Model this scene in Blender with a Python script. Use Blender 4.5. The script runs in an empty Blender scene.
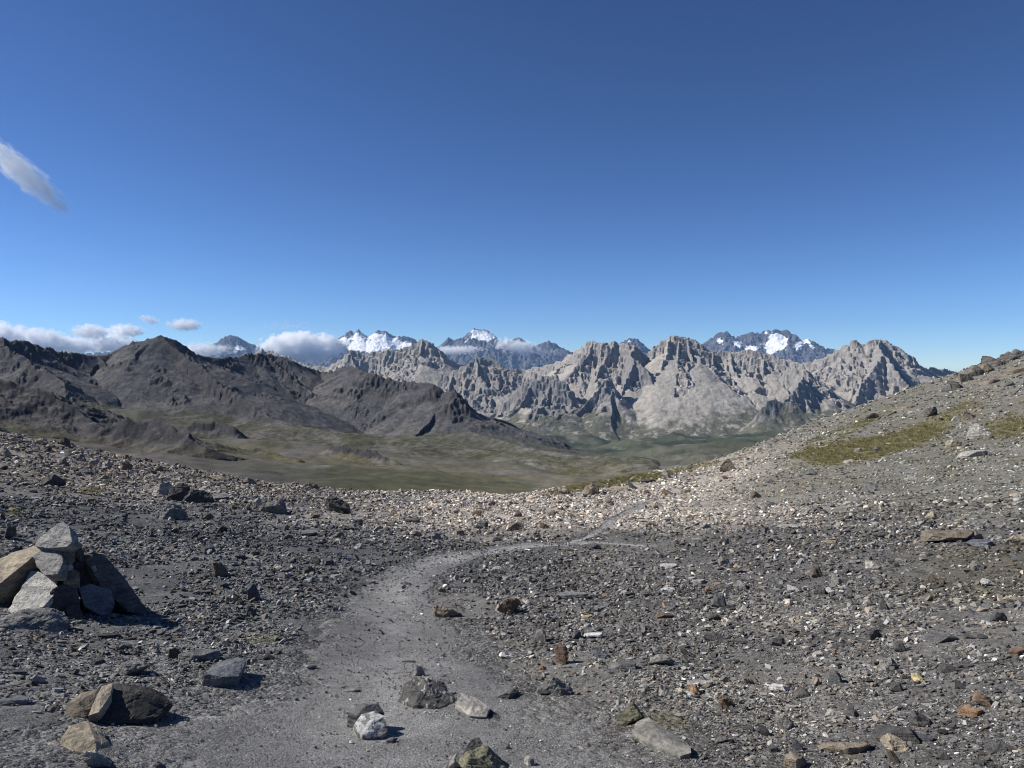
import bpy, bmesh, math, random
import numpy as np
from mathutils import Vector, Matrix, Euler

random.seed(7)
RNG = np.random.default_rng(11)
scene = bpy.context.scene
COL = scene.collection
PI = math.pi

# ------------------------------------------------------------------ camera
CAMZ = 1.6
LENS = 26.0
F = LENS / 36.0 * 1024
HORIZON_ROW = 366.0
PITCH = math.atan((HORIZON_ROW - 384) / F)          # negative row offset: camera looks slightly down
PITCH = abs(PITCH)
CP, SP = math.cos(PITCH), math.sin(PITCH)


def ray(px, py):
    u = (px - 512.0) / F
    v = (384.0 - py) / F
    return np.array([u, CP + v * SP, -SP + v * CP])


def slope_of(px, py):
    d = ray(px, py)
    return d[2] / math.hypot(d[0], d[1])


def at(px, py, r):
    """point seen at pixel px,py at horizontal distance r"""
    d = ray(px, py)
    k = r / math.hypot(d[0], d[1])
    return (d[0] * k, d[1] * k, CAMZ + d[2] * k)


def at_y(px, py, y):
    d = ray(px, py)
    k = y / d[1]
    return (d[0] * k, y, CAMZ + d[2] * k)


def project(x, y, z):
    z = z - CAMZ
    depth = y * CP - z * SP
    up = y * SP + z * CP
    return 512 + F * x / depth, 384 - F * up / depth


# ------------------------------------------------------------------ noise
def _hash(ix, iy, seed):
    h = (ix.astype(np.int64) * 374761393 + iy.astype(np.int64) * 668265263 + seed * 974634777) & 0xFFFFFFFF
    h = ((h ^ (h >> 13)) * 1274126177) & 0xFFFFFFFF
    h = ((h ^ (h >> 16)) * 2246822519) & 0xFFFFFFFF
    return (h ^ (h >> 15)) & 0xFFFFFFFF


def perlin(x, y, seed=0):
    x = np.asarray(x, dtype=np.float64); y = np.asarray(y, dtype=np.float64)
    x0 = np.floor(x); y0 = np.floor(y)
    fx = x - x0; fy = y - y0
    ix = x0.astype(np.int64); iy = y0.astype(np.int64)
    sx = fx * fx * fx * (fx * (fx * 6 - 15) + 10)
    sy = fy * fy * fy * (fy * (fy * 6 - 15) + 10)

    def g(i, j, dx, dy):
        a = _hash(ix + i, iy + j, seed) * (2 * PI / 4294967296.0)
        return np.cos(a) * dx + np.sin(a) * dy
    a = g(0, 0, fx, fy); b = g(1, 0, fx - 1, fy)
    c = g(0, 1, fx, fy - 1); d = g(1, 1, fx - 1, fy - 1)
    return 1.5 * ((a + (b - a) * sx) * (1 - sy) + (c + (d - c) * sx) * sy)


def fbm(x, y, seed=0, octv=4, gain=0.5, lac=2.03):
    t = 0; a = 1.0; n = 0
    for i in range(octv):
        t = t + a * perlin(x, y, seed + i * 17)
        n += a; a *= gain; x = x * lac; y = y * lac
    return t / n


def ridged(x, y, seed=0, octv=4, gain=0.5, lac=2.03):
    t = 0; a = 1.0; n = 0
    for i in range(octv):
        t = t + a * (1 - np.abs(perlin(x, y, seed + i * 17)) * 1.6)
        n += a; a *= gain; x = x * lac; y = y * lac
    return t / n


def sstep(a, b, x):
    t = np.clip((x - a) / (b - a), 0, 1)
    return t * t * (3 - 2 * t)


def lerp3(a, b, w):
    w = np.asarray(w)[..., None]
    return np.asarray(a) * (1 - w) + np.asarray(b) * w


# ------------------------------------------------------------------ ground shape
# one column per direction: picture column, seven foreground (row, range) pairs up to the brow, then the valley beyond
FG = {
    -250: [(768, 3.1), (700, 4.0), (620, 5.8), (560, 8.3), (500, 13), (440, 26), (395, 50)],
    0:    [(768, 3.1), (700, 4.0), (620, 5.9), (560, 8.6), (510, 13), (465, 24), (431, 46)],
    128:  [(768, 3.1), (700, 4.0), (620, 6.0), (560, 8.9), (520, 13), (485, 22), (458, 42)],
    256:  [(768, 3.1), (700, 4.05), (620, 6.1), (560, 9.2), (530, 12.5), (500, 20), (481, 38)],
    384:  [(768, 3.1), (700, 4.05), (620, 6.2), (560, 9.4), (535, 12.5), (510, 19), (493, 34)],
    512:  [(768, 3.1), (700, 4.1), (620, 6.2), (560, 9.5), (535, 12.7), (510, 19.5), (495, 33)],
    600:  [(768, 3.1), (700, 4.1), (620, 6.2), (560, 9.5), (530, 13), (500, 22), (482, 36)],
    700:  [(768, 3.1), (700, 4.1), (620, 6.2), (560, 9.3), (525, 13.5), (490, 26), (463, 46)],
    800:  [(768, 3.1), (700, 4.1), (620, 6.1), (560, 9.0), (515, 14.5), (468, 29), (427, 56)],
    900:  [(768, 3.1), (700, 4.05), (620, 6.0), (560, 8.8), (510, 15), (448, 33), (391, 68)],
    960:  [(768, 3.1), (700, 4.05), (620, 6.0), (560, 8.7), (505, 15.3), (438, 34), (371, 74)],
    1024: [(768, 3.1), (700, 4.0), (620, 6.0), (560, 8.5), (500, 15.5), (427, 35), (351, 80)],
    1250: [(768, 3.1), (700, 4.0), (620, 5.8), (560, 8.0), (480, 16), (380, 37), (290, 84)],
}
VR = [150, 260, 450, 900, 1500, 2600, 4500, 7000, 20000]
VAL = {
    -250: [450, 445, 432, 415, 408, 415, 420, 415, 399],
    0:    [470, 455, 438, 422, 415, 420, 425, 418, 399],
    128:  [483, 470, 450, 433, 424, 425, 426, 420, 399],
    256:  [491, 476, 460, 442, 431, 430, 430, 421, 399],
    384:  [499, 485, 472, 454, 444, 440, 436, 423, 399],
    512:  [503, 492, 481, 465, 455, 449, 441, 425, 399],
    600:  [504, 497, 490, 477, 465, 455, 445, 428, 399],
    700:  [500, 493, 486, 472, 460, 451, 442, 427, 399],
    800:  [490, 490, 486, 472, 460, 450, 438, 425, 399],
    900:  [470, 480, 480, 470, 458, 448, 436, 423, 399],
    960:  [450, 470, 475, 468, 457, 447, 435, 422, 399],
    1024: [440, 462, 470, 465, 455, 446, 434, 421, 399],
    1250: [400, 440, 455, 455, 450, 444, 432, 420, 399],
}
LR0, LR1, NLR = math.log(0.25), math.log(20000.0), 700
LRG = np.linspace(LR0, LR1, NLR)


def build_table():
    cols = []
    for px in sorted(FG):
        th = math.atan2((px - 512) / F, CP)
        pr = [r for _, r in FG[px]]
        ps = [slope_of(px, row) for row, _ in FG[px]]
        rb, rowb = FG[px][-1][1], FG[px][-1][0]
        pr += [rb * 1.12, rb * 1.75]
        ps += [slope_of(px, rowb + 3), slope_of(px, rowb + 20)]
        pr += VR
        ps += [slope_of(px, row) for row in VAL[px]]
        cols.append((th, pr, ps))
    back = []
    n = len(cols[0][1])
    for th in (-PI, -2.2, 2.2, PI):
        pr = [cols[0][1][i] for i in range(n)]
        ps = [(-0.05 * r - 1.6) / r if r < 200 else -0.05 for r in pr]
        back.append((th, pr, ps))
    cols = back[:2] + cols + back[2:]
    ths = np.array([c[0] for c in cols])
    R = np.log(np.array([c[1] for c in cols])); S = np.array([c[2] for c in cols])
    tg = np.linspace(-PI, PI, 1441)
    # smooth interpolation over the direction
    Ri = np.stack([np.interp(tg, ths, R[:, k]) for k in range(R.shape[1])], 1)
    Si = np.stack([np.interp(tg, ths, S[:, k]) for k in range(R.shape[1])], 1)
    ker = np.exp(-np.linspace(-2, 2, 13) ** 2); ker /= ker.sum()

    def sm(a):
        p = np.concatenate([a[-7:-1], a, a[1:7]], 0)
        return np.stack([np.convolve(p[:, k], ker, 'valid') for k in range(a.shape[1])], 1)
    Ri, Si = sm(Ri), sm(Si)
    Z = np.zeros((len(tg), NLR))
    rg = np.exp(LRG)
    k2 = np.exp(-np.linspace(-2, 2, 9) ** 2); k2 /= k2.sum()
    for i in range(len(tg)):
        s = np.interp(LRG, Ri[i], Si[i])
        z = CAMZ + s * rg
        near = rg < math.exp(Ri[i][0])
        z0 = CAMZ + Si[i][0] * math.exp(Ri[i][0])
        z[near] = z0 * rg[near] / math.exp(Ri[i][0])
        zz = np.concatenate([z[:4], z, z[-4:]])
        Z[i] = np.convolve(zz, k2, 'valid')
    return tg, Z


TG, ZT = build_table()


def table(x, y):
    th = np.arctan2(x, y)
    r = np.maximum(np.hypot(x, y), 0.26)
    a = (th + PI) / (2 * PI) * 1440
    b = (np.log(np.minimum(r, 19990)) - LR0) / (LR1 - LR0) * (NLR - 1)
    i = np.clip(a.astype(int), 0, 1439); j = np.clip(b.astype(int), 0, NLR - 2)
    fa = a - i; fb = b - j
    return (ZT[i, j] * (1 - fa) + ZT[i + 1, j] * fa) * (1 - fb) + (ZT[i, j + 1] * (1 - fa) + ZT[i + 1, j + 1] * fa) * fb


def hbase(x, y):
    x = np.asarray(x, float); y = np.asarray(y, float)
    r = np.hypot(x, y)
    z = table(x, y)
    for lam, amp in ((900, 32.0), (420, 16.0), (260, 9.0), (90, 4.6), (35, 1.9), (14, .75), (6, .3)):
        z = z + amp * fbm(x / lam, y / lam, int(lam), 2) * sstep(max(lam * 1.1, 90), max(lam * 3.5, 170), r)
    z = z + sstep(450, 1300, r) * (40 * fbm(x / 430, y / 430, 35, 4) + 13 * (ridged(x / 190, y / 230, 36, 3) - .6)) + sstep(1900, 3800, r) * (1 - sstep(9000, 14000, r)) * 85 * (ridged(x / 1250, y / 950, 37, 4) - .62)
    for lam, amp in ((9, .16), (3.2, .075), (1.1, .03)):
        z = z + amp * perlin(x / lam, y / lam, int(lam * 10)) * sstep(lam * .6, lam * 2.5, r)
    return z


# ------------------------------------------------------------------ path
def hit(px, py):
    """where the view ray through a pixel meets the ground, found from the camera outwards"""
    d = ray(px, py)
    rr = np.exp(np.linspace(math.log(1.5), math.log(120), 900))
    k = rr / math.hypot(d[0], d[1])
    X, Y, Zr = d[0] * k, d[1] * k, CAMZ + d[2] * k
    g = hbase(X, Y)
    idx = np.nonzero(g >= Zr)[0]
    if len(idx) == 0:
        i = int(np.argmin(Zr - g)); return np.array([X[i], Y[i], g[i]])
    i = idx[0]
    if i > 0:
        a = (Zr[i - 1] - g[i - 1]); b = (g[i] - Zr[i]); t = a / (a + b + 1e-9)
        x = X[i - 1] + (X[i] - X[i - 1]) * t; y = Y[i - 1] + (Y[i] - Y[i - 1]) * t
        return np.array([x, y, float(hbase(x, y))])
    return np.array([X[i], Y[i], g[i]])


PATH_PTS = [(385, 900, 2.6), (388, 820, 2.4), (392, 768, 2.15), (394, 720, 1.7), (395, 670, 1.28), (394, 630, 1.0), (394, 603, .76), (401, 583, .64),
            (420, 568, .56), (455, 557, .50), (500, 549.5, .46), (545, 544.5, .42), (590, 542.5, .36), (625, 543.5, .28), (650, 546, .15)]
PATH2_PTS = [(560, 543.5, .1), (588, 536, .16), (606, 526, .22), (622, 515, .26), (640, 506, .26), (655, 500, .2), (668, 497, .1)]


def catmull(P, n):
    P = np.array(P); out = []
    Q = np.vstack([2 * P[0] - P[1], P, 2 * P[-1] - P[-2]])
    for i in range(1, len(Q) - 2):
        for t in np.linspace(0, 1, n, endpoint=False):
            a, b, c, d = Q[i - 1], Q[i], Q[i + 1], Q[i + 2]
            out.append(.5 * (2 * b + (c - a) * t + (2 * a - 5 * b + 4 * c - d) * t * t + (3 * b - a - 3 * c + d) * t ** 3))
    out.append(Q[-2])
    return np.array(out)


def path_line(pts):
    W = []
    for px, py, w in pts:
        if py > 768:
            q = np.array(at(px, py, 1)); k = 1.55 / (CAMZ - q[2]) if q[2] < CAMZ else 2
            p = [q[0] * k, q[1] * k]
        else:
            p = hit(px, py)[:2]
        W.append([p[0], p[1], w])
    return catmull(W, 14)


PL = [path_line(PATH_PTS), path_line(PATH2_PTS)]


def path_mask(x, y):
    """1 in the middle of the path, falling to 0 at its ragged edge"""
    x = np.asarray(x, float); y = np.asarray(y, float)
    m = np.full(x.shape, -9.0)
    near = (np.hypot(x, y) < 40)
    xs, ys = x[near], y[near]
    best = np.full(xs.shape, -9.0)
    for L in PL:
        for i in range(len(L) - 1):
            ax, ay, aw = L[i]; bx, by, bw = L[i + 1]
            dx, dy = bx - ax, by - ay
            t = np.clip(((xs - ax) * dx + (ys - ay) * dy) / (dx * dx + dy * dy + 1e-9), 0, 1)
            d = np.hypot(xs - ax - t * dx, ys - ay - t * dy)
            best = np.maximum(best, 1 - d / ((aw + (bw - aw) * t) * .5 + .02))
    best = best + .42 * fbm(xs / .5, ys / .5, 91, 4) + .12 * perlin(xs / .09, ys / .09, 93)
    m[near] = best
    return m


def hground(x, y):
    x = np.asarray(x, float); y = np.asarray(y, float)
    z = hbase(x, y)
    r = np.hypot(x, y)
    pm = sstep(-.1, .35, path_mask(x, y))
    fine = 0.0
    for lam, amp in ((.45, .013), (.2, .008), (.09, .0045)):
        fine = fine + amp * perlin(x / lam, y / lam, int(lam * 100)) * (1 - sstep(lam * 60, lam * 140, r))
    return z + fine * (1 - .75 * pm) - .018 * pm


# ------------------------------------------------------------------ colours of the ground
SLATE = (.098, .098, .099)
SLATE2 = (.150, .148, .143)
TAN = (.44, .392, .330)
BROWN = (.215, .192, .160)
OLIVE = (.178, .168, .132)
PALEG = (.225, .216, .190)
GRASS = (.135, .122, .060)


def grass_amount(x, y):
    """how grassy the ground is between the stones"""
    px, row = project(x, np.maximum(y, .05), hbase(x, y))
    n = fbm(x / 2.5, y / 2.5, 301, 4) + .35 * perlin(x / .5, y / .5, 303)
    g = np.zeros(np.shape(x))

    def blob(cx, cy, rx, ry, rot=0., k=1.0):
        c, s = math.cos(rot), math.sin(rot)
        a = ((px - cx) * c + (row - cy) * s) / rx; b = (-(px - cx) * s + (row - cy) * c) / ry
        return k * np.exp(-(a * a + b * b))
    g = g + blob(855, 450, 62, 11, -.17, 1.3) + blob(915, 435, 44, 9, -.4, .78) + blob(1010, 427, 40, 14, -.2, 1.) + blob(960, 408, 60, 10, -.5, .6) + blob(840, 430, 60, 7, -.45, .45)
    g = g + blob(640, 478, 45, 6, -.2, .9) + blob(580, 487, 40, 5, -.2, .9) + blob(720, 463, 50, 4, -.2, .5) + blob(880, 415, 50, 5, -.5, .5)
    g = g + blob(95, 492, 22, 6, 0, .75) + blob(12, 513, 12, 9, 0, .7) + blob(250, 505, 40, 5, 0, .45) + blob(990, 600, 60, 30, .4, .35)
    g = g + blob(262, 640, 22, 6, 0, .8) + blob(80, 645, 22, 9, 0, .7) + blob(515, 640, 30, 16, .5, .6) + blob(610, 660, 40, 12, 0, .55)
    g = g + blob(430, 705, 30, 7, 0, .7) + blob(665, 720, 30, 12, 0, .7) + blob(850, 760, 22, 14, 0, .6) + blob(920, 620, 40, 12, 0, .45) + blob(60, 560, 90, 24, 0, .35)
    ahead = (y > .5)
    return np.where(ahead, np.clip(g * 1.0 + n * .55 * np.minimum(g * 3, 1), 0, 1.3), 0)


def ground_colour(x, y):
    r = np.hypot(x, y)
    px = 512 + F * x / np.maximum(y, .05)
    n1 = fbm(x / 6, y / 6, 51, 3); n2 = fbm(x / 1.6, y / 1.6, 53, 3); n3 = fbm(x / .4, y / .4, 57, 3)
    lr = np.log(np.maximum(r, .3))
    c = lerp3(SLATE, SLATE2, sstep(-.3, .5, n1 + .8 * n2))
    c = c * lerp3((1., 1., 1.), (1.36, 1.30, 1.20), sstep(380, 560, px + 40 * n1))
    # pinkish tan gravel beyond the bend of the path
    w = sstep(250, 470, px + 60 * n1) * (1 - sstep(700, 930, px + 60 * n1)) * sstep(math.log(11.5), math.log(16), lr + .12 * n2) * (1 - sstep(40, 60, r))
    c = lerp3(c, TAN, .85 * w)
    wl = (1 - sstep(240, 460, px + 50 * n1)) * sstep(math.log(14), math.log(24), lr + .15 * n2) * (1 - sstep(60, 75, r))
    c = lerp3(c, BROWN, .9 * wl)
    c = lerp3(c, (.27, .25, .225), np.clip(sstep(.05, .5, n1 + .6 * n2) * .7 * (wl + w), 0, 1))
    wr = sstep(680, 830, px + 60 * n1) * sstep(math.log(11), math.log(19), lr + .15 * n2) * (1 - sstep(120, 160, r))
    c = lerp3(c, lerp3(OLIVE, PALEG, sstep(-.3, .5, n2 - n1)), .85 * wr)
    wo = sstep(850, 960, px + 30 * n1) * sstep(math.log(6.3), math.log(7.2), lr + .05 * n2) * (1 - sstep(math.log(8.8), math.log(10.5), lr + .06 * n2))
    c = lerp3(c, (.115, .105, .08), .8 * wo)
    c = c * (1 + .28 * n3)[..., None]
    c = c * np.where(r < 95, .84, 1.)[..., None]  # near ground darkened, standing in for the shaded gaps between stones
    pm = sstep(-.15, .4, path_mask(x, y))
    c = lerp3(c, np.array((.165, .162, .157)), .8 * pm)
    g = grass_amount(x, y)
    c = lerp3(c, GRASS, sstep(.3, .85, g) * np.where(r < 12, .35, .7))
    # the valley past the brow
    far = sstep(75, 110, r) if np.ndim(r) else 0
    v1 = fbm(x / 260, y / 420, 61, 5); v2 = fbm(x / 40, y / 60, 67, 4); v3 = fbm(x / 1400, y / 2400, 71, 4)
    vc = lerp3((.102, .095, .052), (.136, .118, .076), sstep(-.2, .3, v1 + .7 * v2))
    vc = lerp3(vc, (.070, .072, .040), sstep(.1, .5, -v1 + .4 * v2) * .8)
    vc = lerp3(vc, (.140, .132, .118), sstep(.12, .42, v2 + .5 * v1) * .8)
    scr = sstep(520, 1000, r + 260 * v1 + 160 * v2)
    vc = lerp3(vc, lerp3((.080, .081, .060), (.135, .129, .110), sstep(-.3, .4, v2 + .5 * v1)), scr * .75)
    lef = (1 - sstep(170, 320, px + 90 * v1 + 60 * v2)) * (1 - sstep(380, 620, r))
    vc = lerp3(vc, lerp3((.078, .074, .070), (.118, .108, .095), sstep(-.3, .4, v2)), lef * .9)
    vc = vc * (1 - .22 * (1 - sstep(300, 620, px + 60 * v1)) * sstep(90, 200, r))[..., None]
    v4 = fbm(x / 9, y / 14, 79, 3) + .5 * fbm(x / 30, y / 30, 83, 3)
    vc = vc * (1 + .6 * v4)[..., None]
    deep = lerp3((.036, .045, .028), (.088, .090, .058), sstep(-.25, .4, fbm(x / 240, y / 520, 73, 5)))
    deep = lerp3(deep, (.19, .18, .155), sstep(.26, .42, fbm(x / 160, y / 420, 77, 4)) * .7)
    vc = lerp3(vc, deep, sstep(1300, 2500, r + 500 * v3))
    return lerp3(c, vc, far)


# ------------------------------------------------------------------ materials
def new_mat(name):
    m = bpy.data.materials.new(name); m.use_nodes = True
    nt = m.node_tree; nt.nodes.clear()
    return m, nt.nodes, nt.links


def nd(N, t, **kw):
    n = N.new(t)
    for k, v in kw.items():
        if k in n.inputs.keys():
            n.inputs[k].default_value = v
        else:
            setattr(n, k, v)
    return n


def mix_rgb(N, L, fac, a, b, mode='MIX'):
    m = N.new('ShaderNodeMix'); m.data_type = 'RGBA'; m.blend_type = mode
    for s, v in ((0, fac), (6, a), (7, b)):
        if hasattr(v, 'is_output'):
            L.new(v, m.inputs[s])
        else:
            m.inputs[s].default_value = v if s == 0 else (*v, 1) if len(v) == 3 else v
    return m.outputs[2]


def ramp(N, L, src, p0, c0, p1, c1):
    r = N.new('ShaderNodeValToRGB'); e = r.color_ramp.elements
    e[0].position = p0; e[0].color = (*c0, 1); e[1].position = p1; e[1].color = (*c1, 1)
    L.new(src, r.inputs[0]); return r.outputs[0]


def principled(N, L, col, rough, bump=None, strength=.5, dist=.01, spec=.25):
    b = nd(N, 'ShaderNodeBsdfPrincipled', Roughness=rough)
    b.inputs['Specular IOR Level'].default_value = spec
    if hasattr(col, 'is_output'):
        L.new(col, b.inputs['Base Color'])
    else:
        b.inputs['Base Color'].default_value = (*col, 1)
    if bump is not None:
        bp = nd(N, 'ShaderNodeBump', Strength=strength, Distance=dist)
        L.new(bump, bp.inputs['Height']); L.new(bp.outputs[0], b.inputs['Normal'])
    o = N.new('ShaderNodeOutputMaterial'); L.new(b.outputs[0], o.inputs['Surface'])
    return b


def math_node(N, L, op, a, b=None):
    m = N.new('ShaderNodeMath'); m.operation = op
    for i, v in ((0, a), (1, b)):
        if v is None: continue
        if hasattr(v, 'is_output'): L.new(v, m.inputs[i])
        else: m.inputs[i].default_value = v
    return m.outputs[0]


def mat_ground(name):
    """gravel; where the attribute's alpha is 1 it is trodden to fine grit"""
    m, N, L = new_mat(name)
    a = nd(N, 'ShaderNodeAttribute', attribute_name='col')
    tc = N.new('ShaderNodeNewGeometry'); P = tc.outputs['Position']

    def voro(scale, lo, hi, ch):
        v = nd(N, 'ShaderNodeTexVoronoi', Scale=scale); L.new(P, v.inputs['Vector'])
        sc = N.new('ShaderNodeSeparateColor'); L.new(v.outputs['Color'], sc.inputs[0])
        return ramp(N, L, sc.outputs[ch], 0., (lo,) * 3, 1., (hi,) * 3), v.outputs['Distance']
    f1, d1 = voro(46., .45, 1.55, 0)
    f2, d2 = voro(15., .75, 1.25, 1)
    f3, d3 = voro(125., .65, 1.4, 0)
    g1, e1 = voro(210., .62, 1.42, 1)
    g2, e2 = voro(85., .80, 1.22, 2)
    n = nd(N, 'ShaderNodeTexNoise', Scale=9.0, Detail=6.0, Roughness=.65); L.new(P, n.inputs['Vector'])
    nn = ramp(N, L, n.outputs[0], .3, (.8,) * 3, .7, (1.2,) * 3)
    rough = mix_rgb(N, L, 1., mix_rgb(N, L, 1., f1, f2, 'MULTIPLY'), f3, 'MULTIPLY')
    fine = mix_rgb(N, L, 1., g1, g2, 'MULTIPLY')
    tex = mix_rgb(N, L, a.outputs['Alpha'], rough, fine)
    c = mix_rgb(N, L, 1., mix_rgb(N, L, 1., a.outputs['Color'], tex, 'MULTIPLY'), nn, 'MULTIPLY')
    inv = math_node(N, L, 'SUBTRACT', 1., a.outputs['Alpha'])
    h = math_node(N, L, 'ADD', math_node(N, L, 'MULTIPLY', d1, -.016), math_node(N, L, 'MULTIPLY', d2, -.03))
    h = math_node(N, L, 'ADD', h, math_node(N, L, 'MULTIPLY', d3, -.006))
    h = math_node(N, L, 'MULTIPLY', h, inv)
    hf = math_node(N, L, 'MULTIPLY', math_node(N, L, 'ADD', math_node(N, L, 'MULTIPLY', e1, -.0035), math_node(N, L, 'MULTIPLY', e2, -.006)), a.outputs['Alpha'])
    h = math_node(N, L, 'ADD', math_node(N, L, 'ADD', h, hf), math_node(N, L, 'MULTIPLY', n.outputs[0], .02))
    principled(N, L, c, .92, h, .85, 1.0, .15)
    return m


def mat_rock(name, source, scale=1.0, veins=False, strata=True, vpos=.585, vcol=(.36, .35, .33), vs=(9, 3, 2)):
    """stone: colour from the object or from the scattered instance, with strata, blotches and lichen"""
    m, N, L = new_mat(name)
    if source == 'object':
        oi = N.new('ShaderNodeObjectInfo'); base = oi.outputs['Color']; rnd = oi.outputs['Random']
    else:
        at_ = nd(N, 'ShaderNodeAttribute', attribute_name='col', attribute_type='INSTANCER'); base = at_.outputs['Color']
        rnd = N.new('ShaderNodeObjectInfo').outputs['Random']
    tc = N.new('ShaderNodeTexCoord')
    if source != 'object':
        principled(N, L, base, .85, None, spec=.3)
        return m
    sh = N.new('ShaderNodeVectorMath'); sh.operation = 'ADD'
    L.new(tc.outputs['Object'], sh.inputs[0])
    cmb = N.new('ShaderNodeCombineXYZ'); r40 = math_node(N, L, 'MULTIPLY', rnd, 40.)
    L.new(r40, cmb.inputs[0]); L.new(r40, cmb.inputs[1]); L.new(cmb.outputs[0], sh.inputs[1])
    p = sh.outputs[0]
    n1 = nd(N, 'ShaderNodeTexNoise', Scale=9. * scale, Detail=8.0, Roughness=.65); L.new(p, n1.inputs['Vector'])
    n2 = nd(N, 'ShaderNodeTexNoise', Scale=45. * scale, Detail=6.0, Roughness=.7); L.new(p, n2.inputs['Vector'])
    mp = N.new('ShaderNodeMapping'); mp.inputs['Scale'].default_value = (4 * scale, 4 * scale, 34 * scale); mp.inputs['Rotation'].default_value = (.25, -.2, 0)
    L.new(p, mp.inputs['Vector'])
    n3 = nd(N, 'ShaderNodeTexNoise', Scale=1.0, Detail=5.0, Roughness=.6, Distortion=.6); L.new(mp.outputs[0], n3.inputs['Vector'])
    c = mix_rgb(N, L, 1., base, ramp(N, L, n1.outputs[0], .32, (.62, .62, .63), .68, (1.3, 1.27, 1.2)), 'MULTIPLY')
    c = mix_rgb(N, L, 1., c, ramp(N, L, n2.outputs[0], .35, (.72,) * 3, .65, (1.25,) * 3), 'MULTIPLY')
    if strata:
        c = mix_rgb(N, L, 1., c, ramp(N, L, n3.outputs[0], .38, (.72, .72, .74), .6, (1.15, 1.13, 1.1)), 'MULTIPLY')
    if veins:
        mv = N.new('ShaderNodeMapping'); mv.inputs['Rotation'].default_value = (.3, 1.0, .5); mv.inputs['Scale'].default_value = tuple(q * scale for q in vs)
        L.new(p, mv.inputs['Vector'])
        w = nd(N, 'ShaderNodeTexNoise', Scale=2.2, Detail=4.0, Distortion=1.2); L.new(mv.outputs[0], w.inputs['Vector'])
        vm = ramp(N, L, w.outputs[0], vpos, (0,) * 3, vpos + .05, (1,) * 3)
        c = mix_rgb(N, L, vm, c, vcol)
    h = math_node(N, L, 'ADD', math_node(N, L, 'MULTIPLY', n1.outputs[0], .03 / scale), math_node(N, L, 'MULTIPLY', n2.outputs[0], .012 / scale))
    h = math_node(N, L, 'ADD', h, math_node(N, L, 'MULTIPLY', n3.outputs[0], .02 / scale))
    principled(N, L, c, .85, h, .9, 1.0, .25)
    return m


def mat_mountain(name, scale, bump=1.0, var=.3, zs=.45):
    m, N, L = new_mat(name)
    a = nd(N, 'ShaderNodeAttribute', attribute_name='col')
    g = N.new('ShaderNodeNewGeometry')
    mp = N.new('ShaderNodeMapping'); mp.inputs['Scale'].default_value = (1 / scale, 1 / scale, zs / scale)
    L.new(g.outputs['Position'], mp.inputs['Vector'])
    n1 = nd(N, 'ShaderNodeTexNoise', Scale=1., Detail=9.0, Roughness=.68); L.new(mp.outputs[0], n1.inputs['Vector'])
    n2 = nd(N, 'ShaderNodeTexNoise', Scale=5., Detail=6.0, Roughness=.7); L.new(mp.outputs[0], n2.inputs['Vector'])
    c = mix_rgb(N, L, 1., a.outputs['Color'], ramp(N, L, n1.outputs[0], .3, (1 - var,) * 3, .7, (1 + var,) * 3), 'MULTIPLY')
    c = mix_rgb(N, L, 1., c, ramp(N, L, n2.outputs[0], .3, (1 - var,) * 3, .7, (1 + var,) * 3), 'MULTIPLY')
    h = math_node(N, L, 'ADD', n1.outputs[0], math_node(N, L, 'MULTIPLY', n2.outputs[0], .3))
    principled(N, L, c, .95, h, .6, scale * .35 * bump, .05)
    return m


# ------------------------------------------------------------------ mesh helpers
def grid_object(name, X, Y, Z, colour, mat, wrap=False, smooth=True, alpha=None):
    nj, ni = X.shape
    me = bpy.data.meshes.new(name)
    co = np.stack([X, Y, Z], -1).reshape(-1, 3).astype(np.float32)
    j, i = np.meshgrid(np.arange(nj - 1), np.arange(ni if wrap else ni - 1), indexing='ij')
    i2 = (i + 1) % ni
    q = np.stack([j * ni + i, j * ni + i2, (j + 1) * ni + i2, (j + 1) * ni + i], -1).reshape(-1, 4)
    nf = len(q)
    me.vertices.add(len(co)); me.vertices.foreach_set('co', co.ravel())
    me.loops.add(nf * 4); me.loops.foreach_set('vertex_index', q.ravel().astype(np.int32))
    me.polygons.add(nf); me.polygons.foreach_set('loop_start', (np.arange(nf) * 4).astype(np.int32))
    me.polygons.foreach_set('use_smooth', np.full(nf, smooth))
    me.update(calc_edges=True)
    at_ = me.attributes.new('col', 'FLOAT_COLOR', 'POINT')
    c4 = np.ones((len(co), 4), np.float32); c4[:, :3] = np.clip(colour.reshape(-1, 3), .004, .95)
    if alpha is not None: c4[:, 3] = alpha.ravel()
    at_.data.foreach_set('color', c4.ravel())
    me.materials.append(mat)
    o = bpy.data.objects.new(name, me); COL.objects.link(o)
    return o


def tag(o, label=None, cat=None, group=None, kind=None):
    if label: o['label'] = label
    if cat: o['category'] = cat
    if group: o['group'] = group
    if kind: o['kind'] = kind
    return o


# ------------------------------------------------------------------ the ground sheet
def drifts(x, y):
    return fbm(x / 1.3, y / 1.3, 501, 3) + .6 * fbm(x / .35, y / .35, 503, 2)


M_GROUND = mat_ground('pass_gravel')


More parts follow.
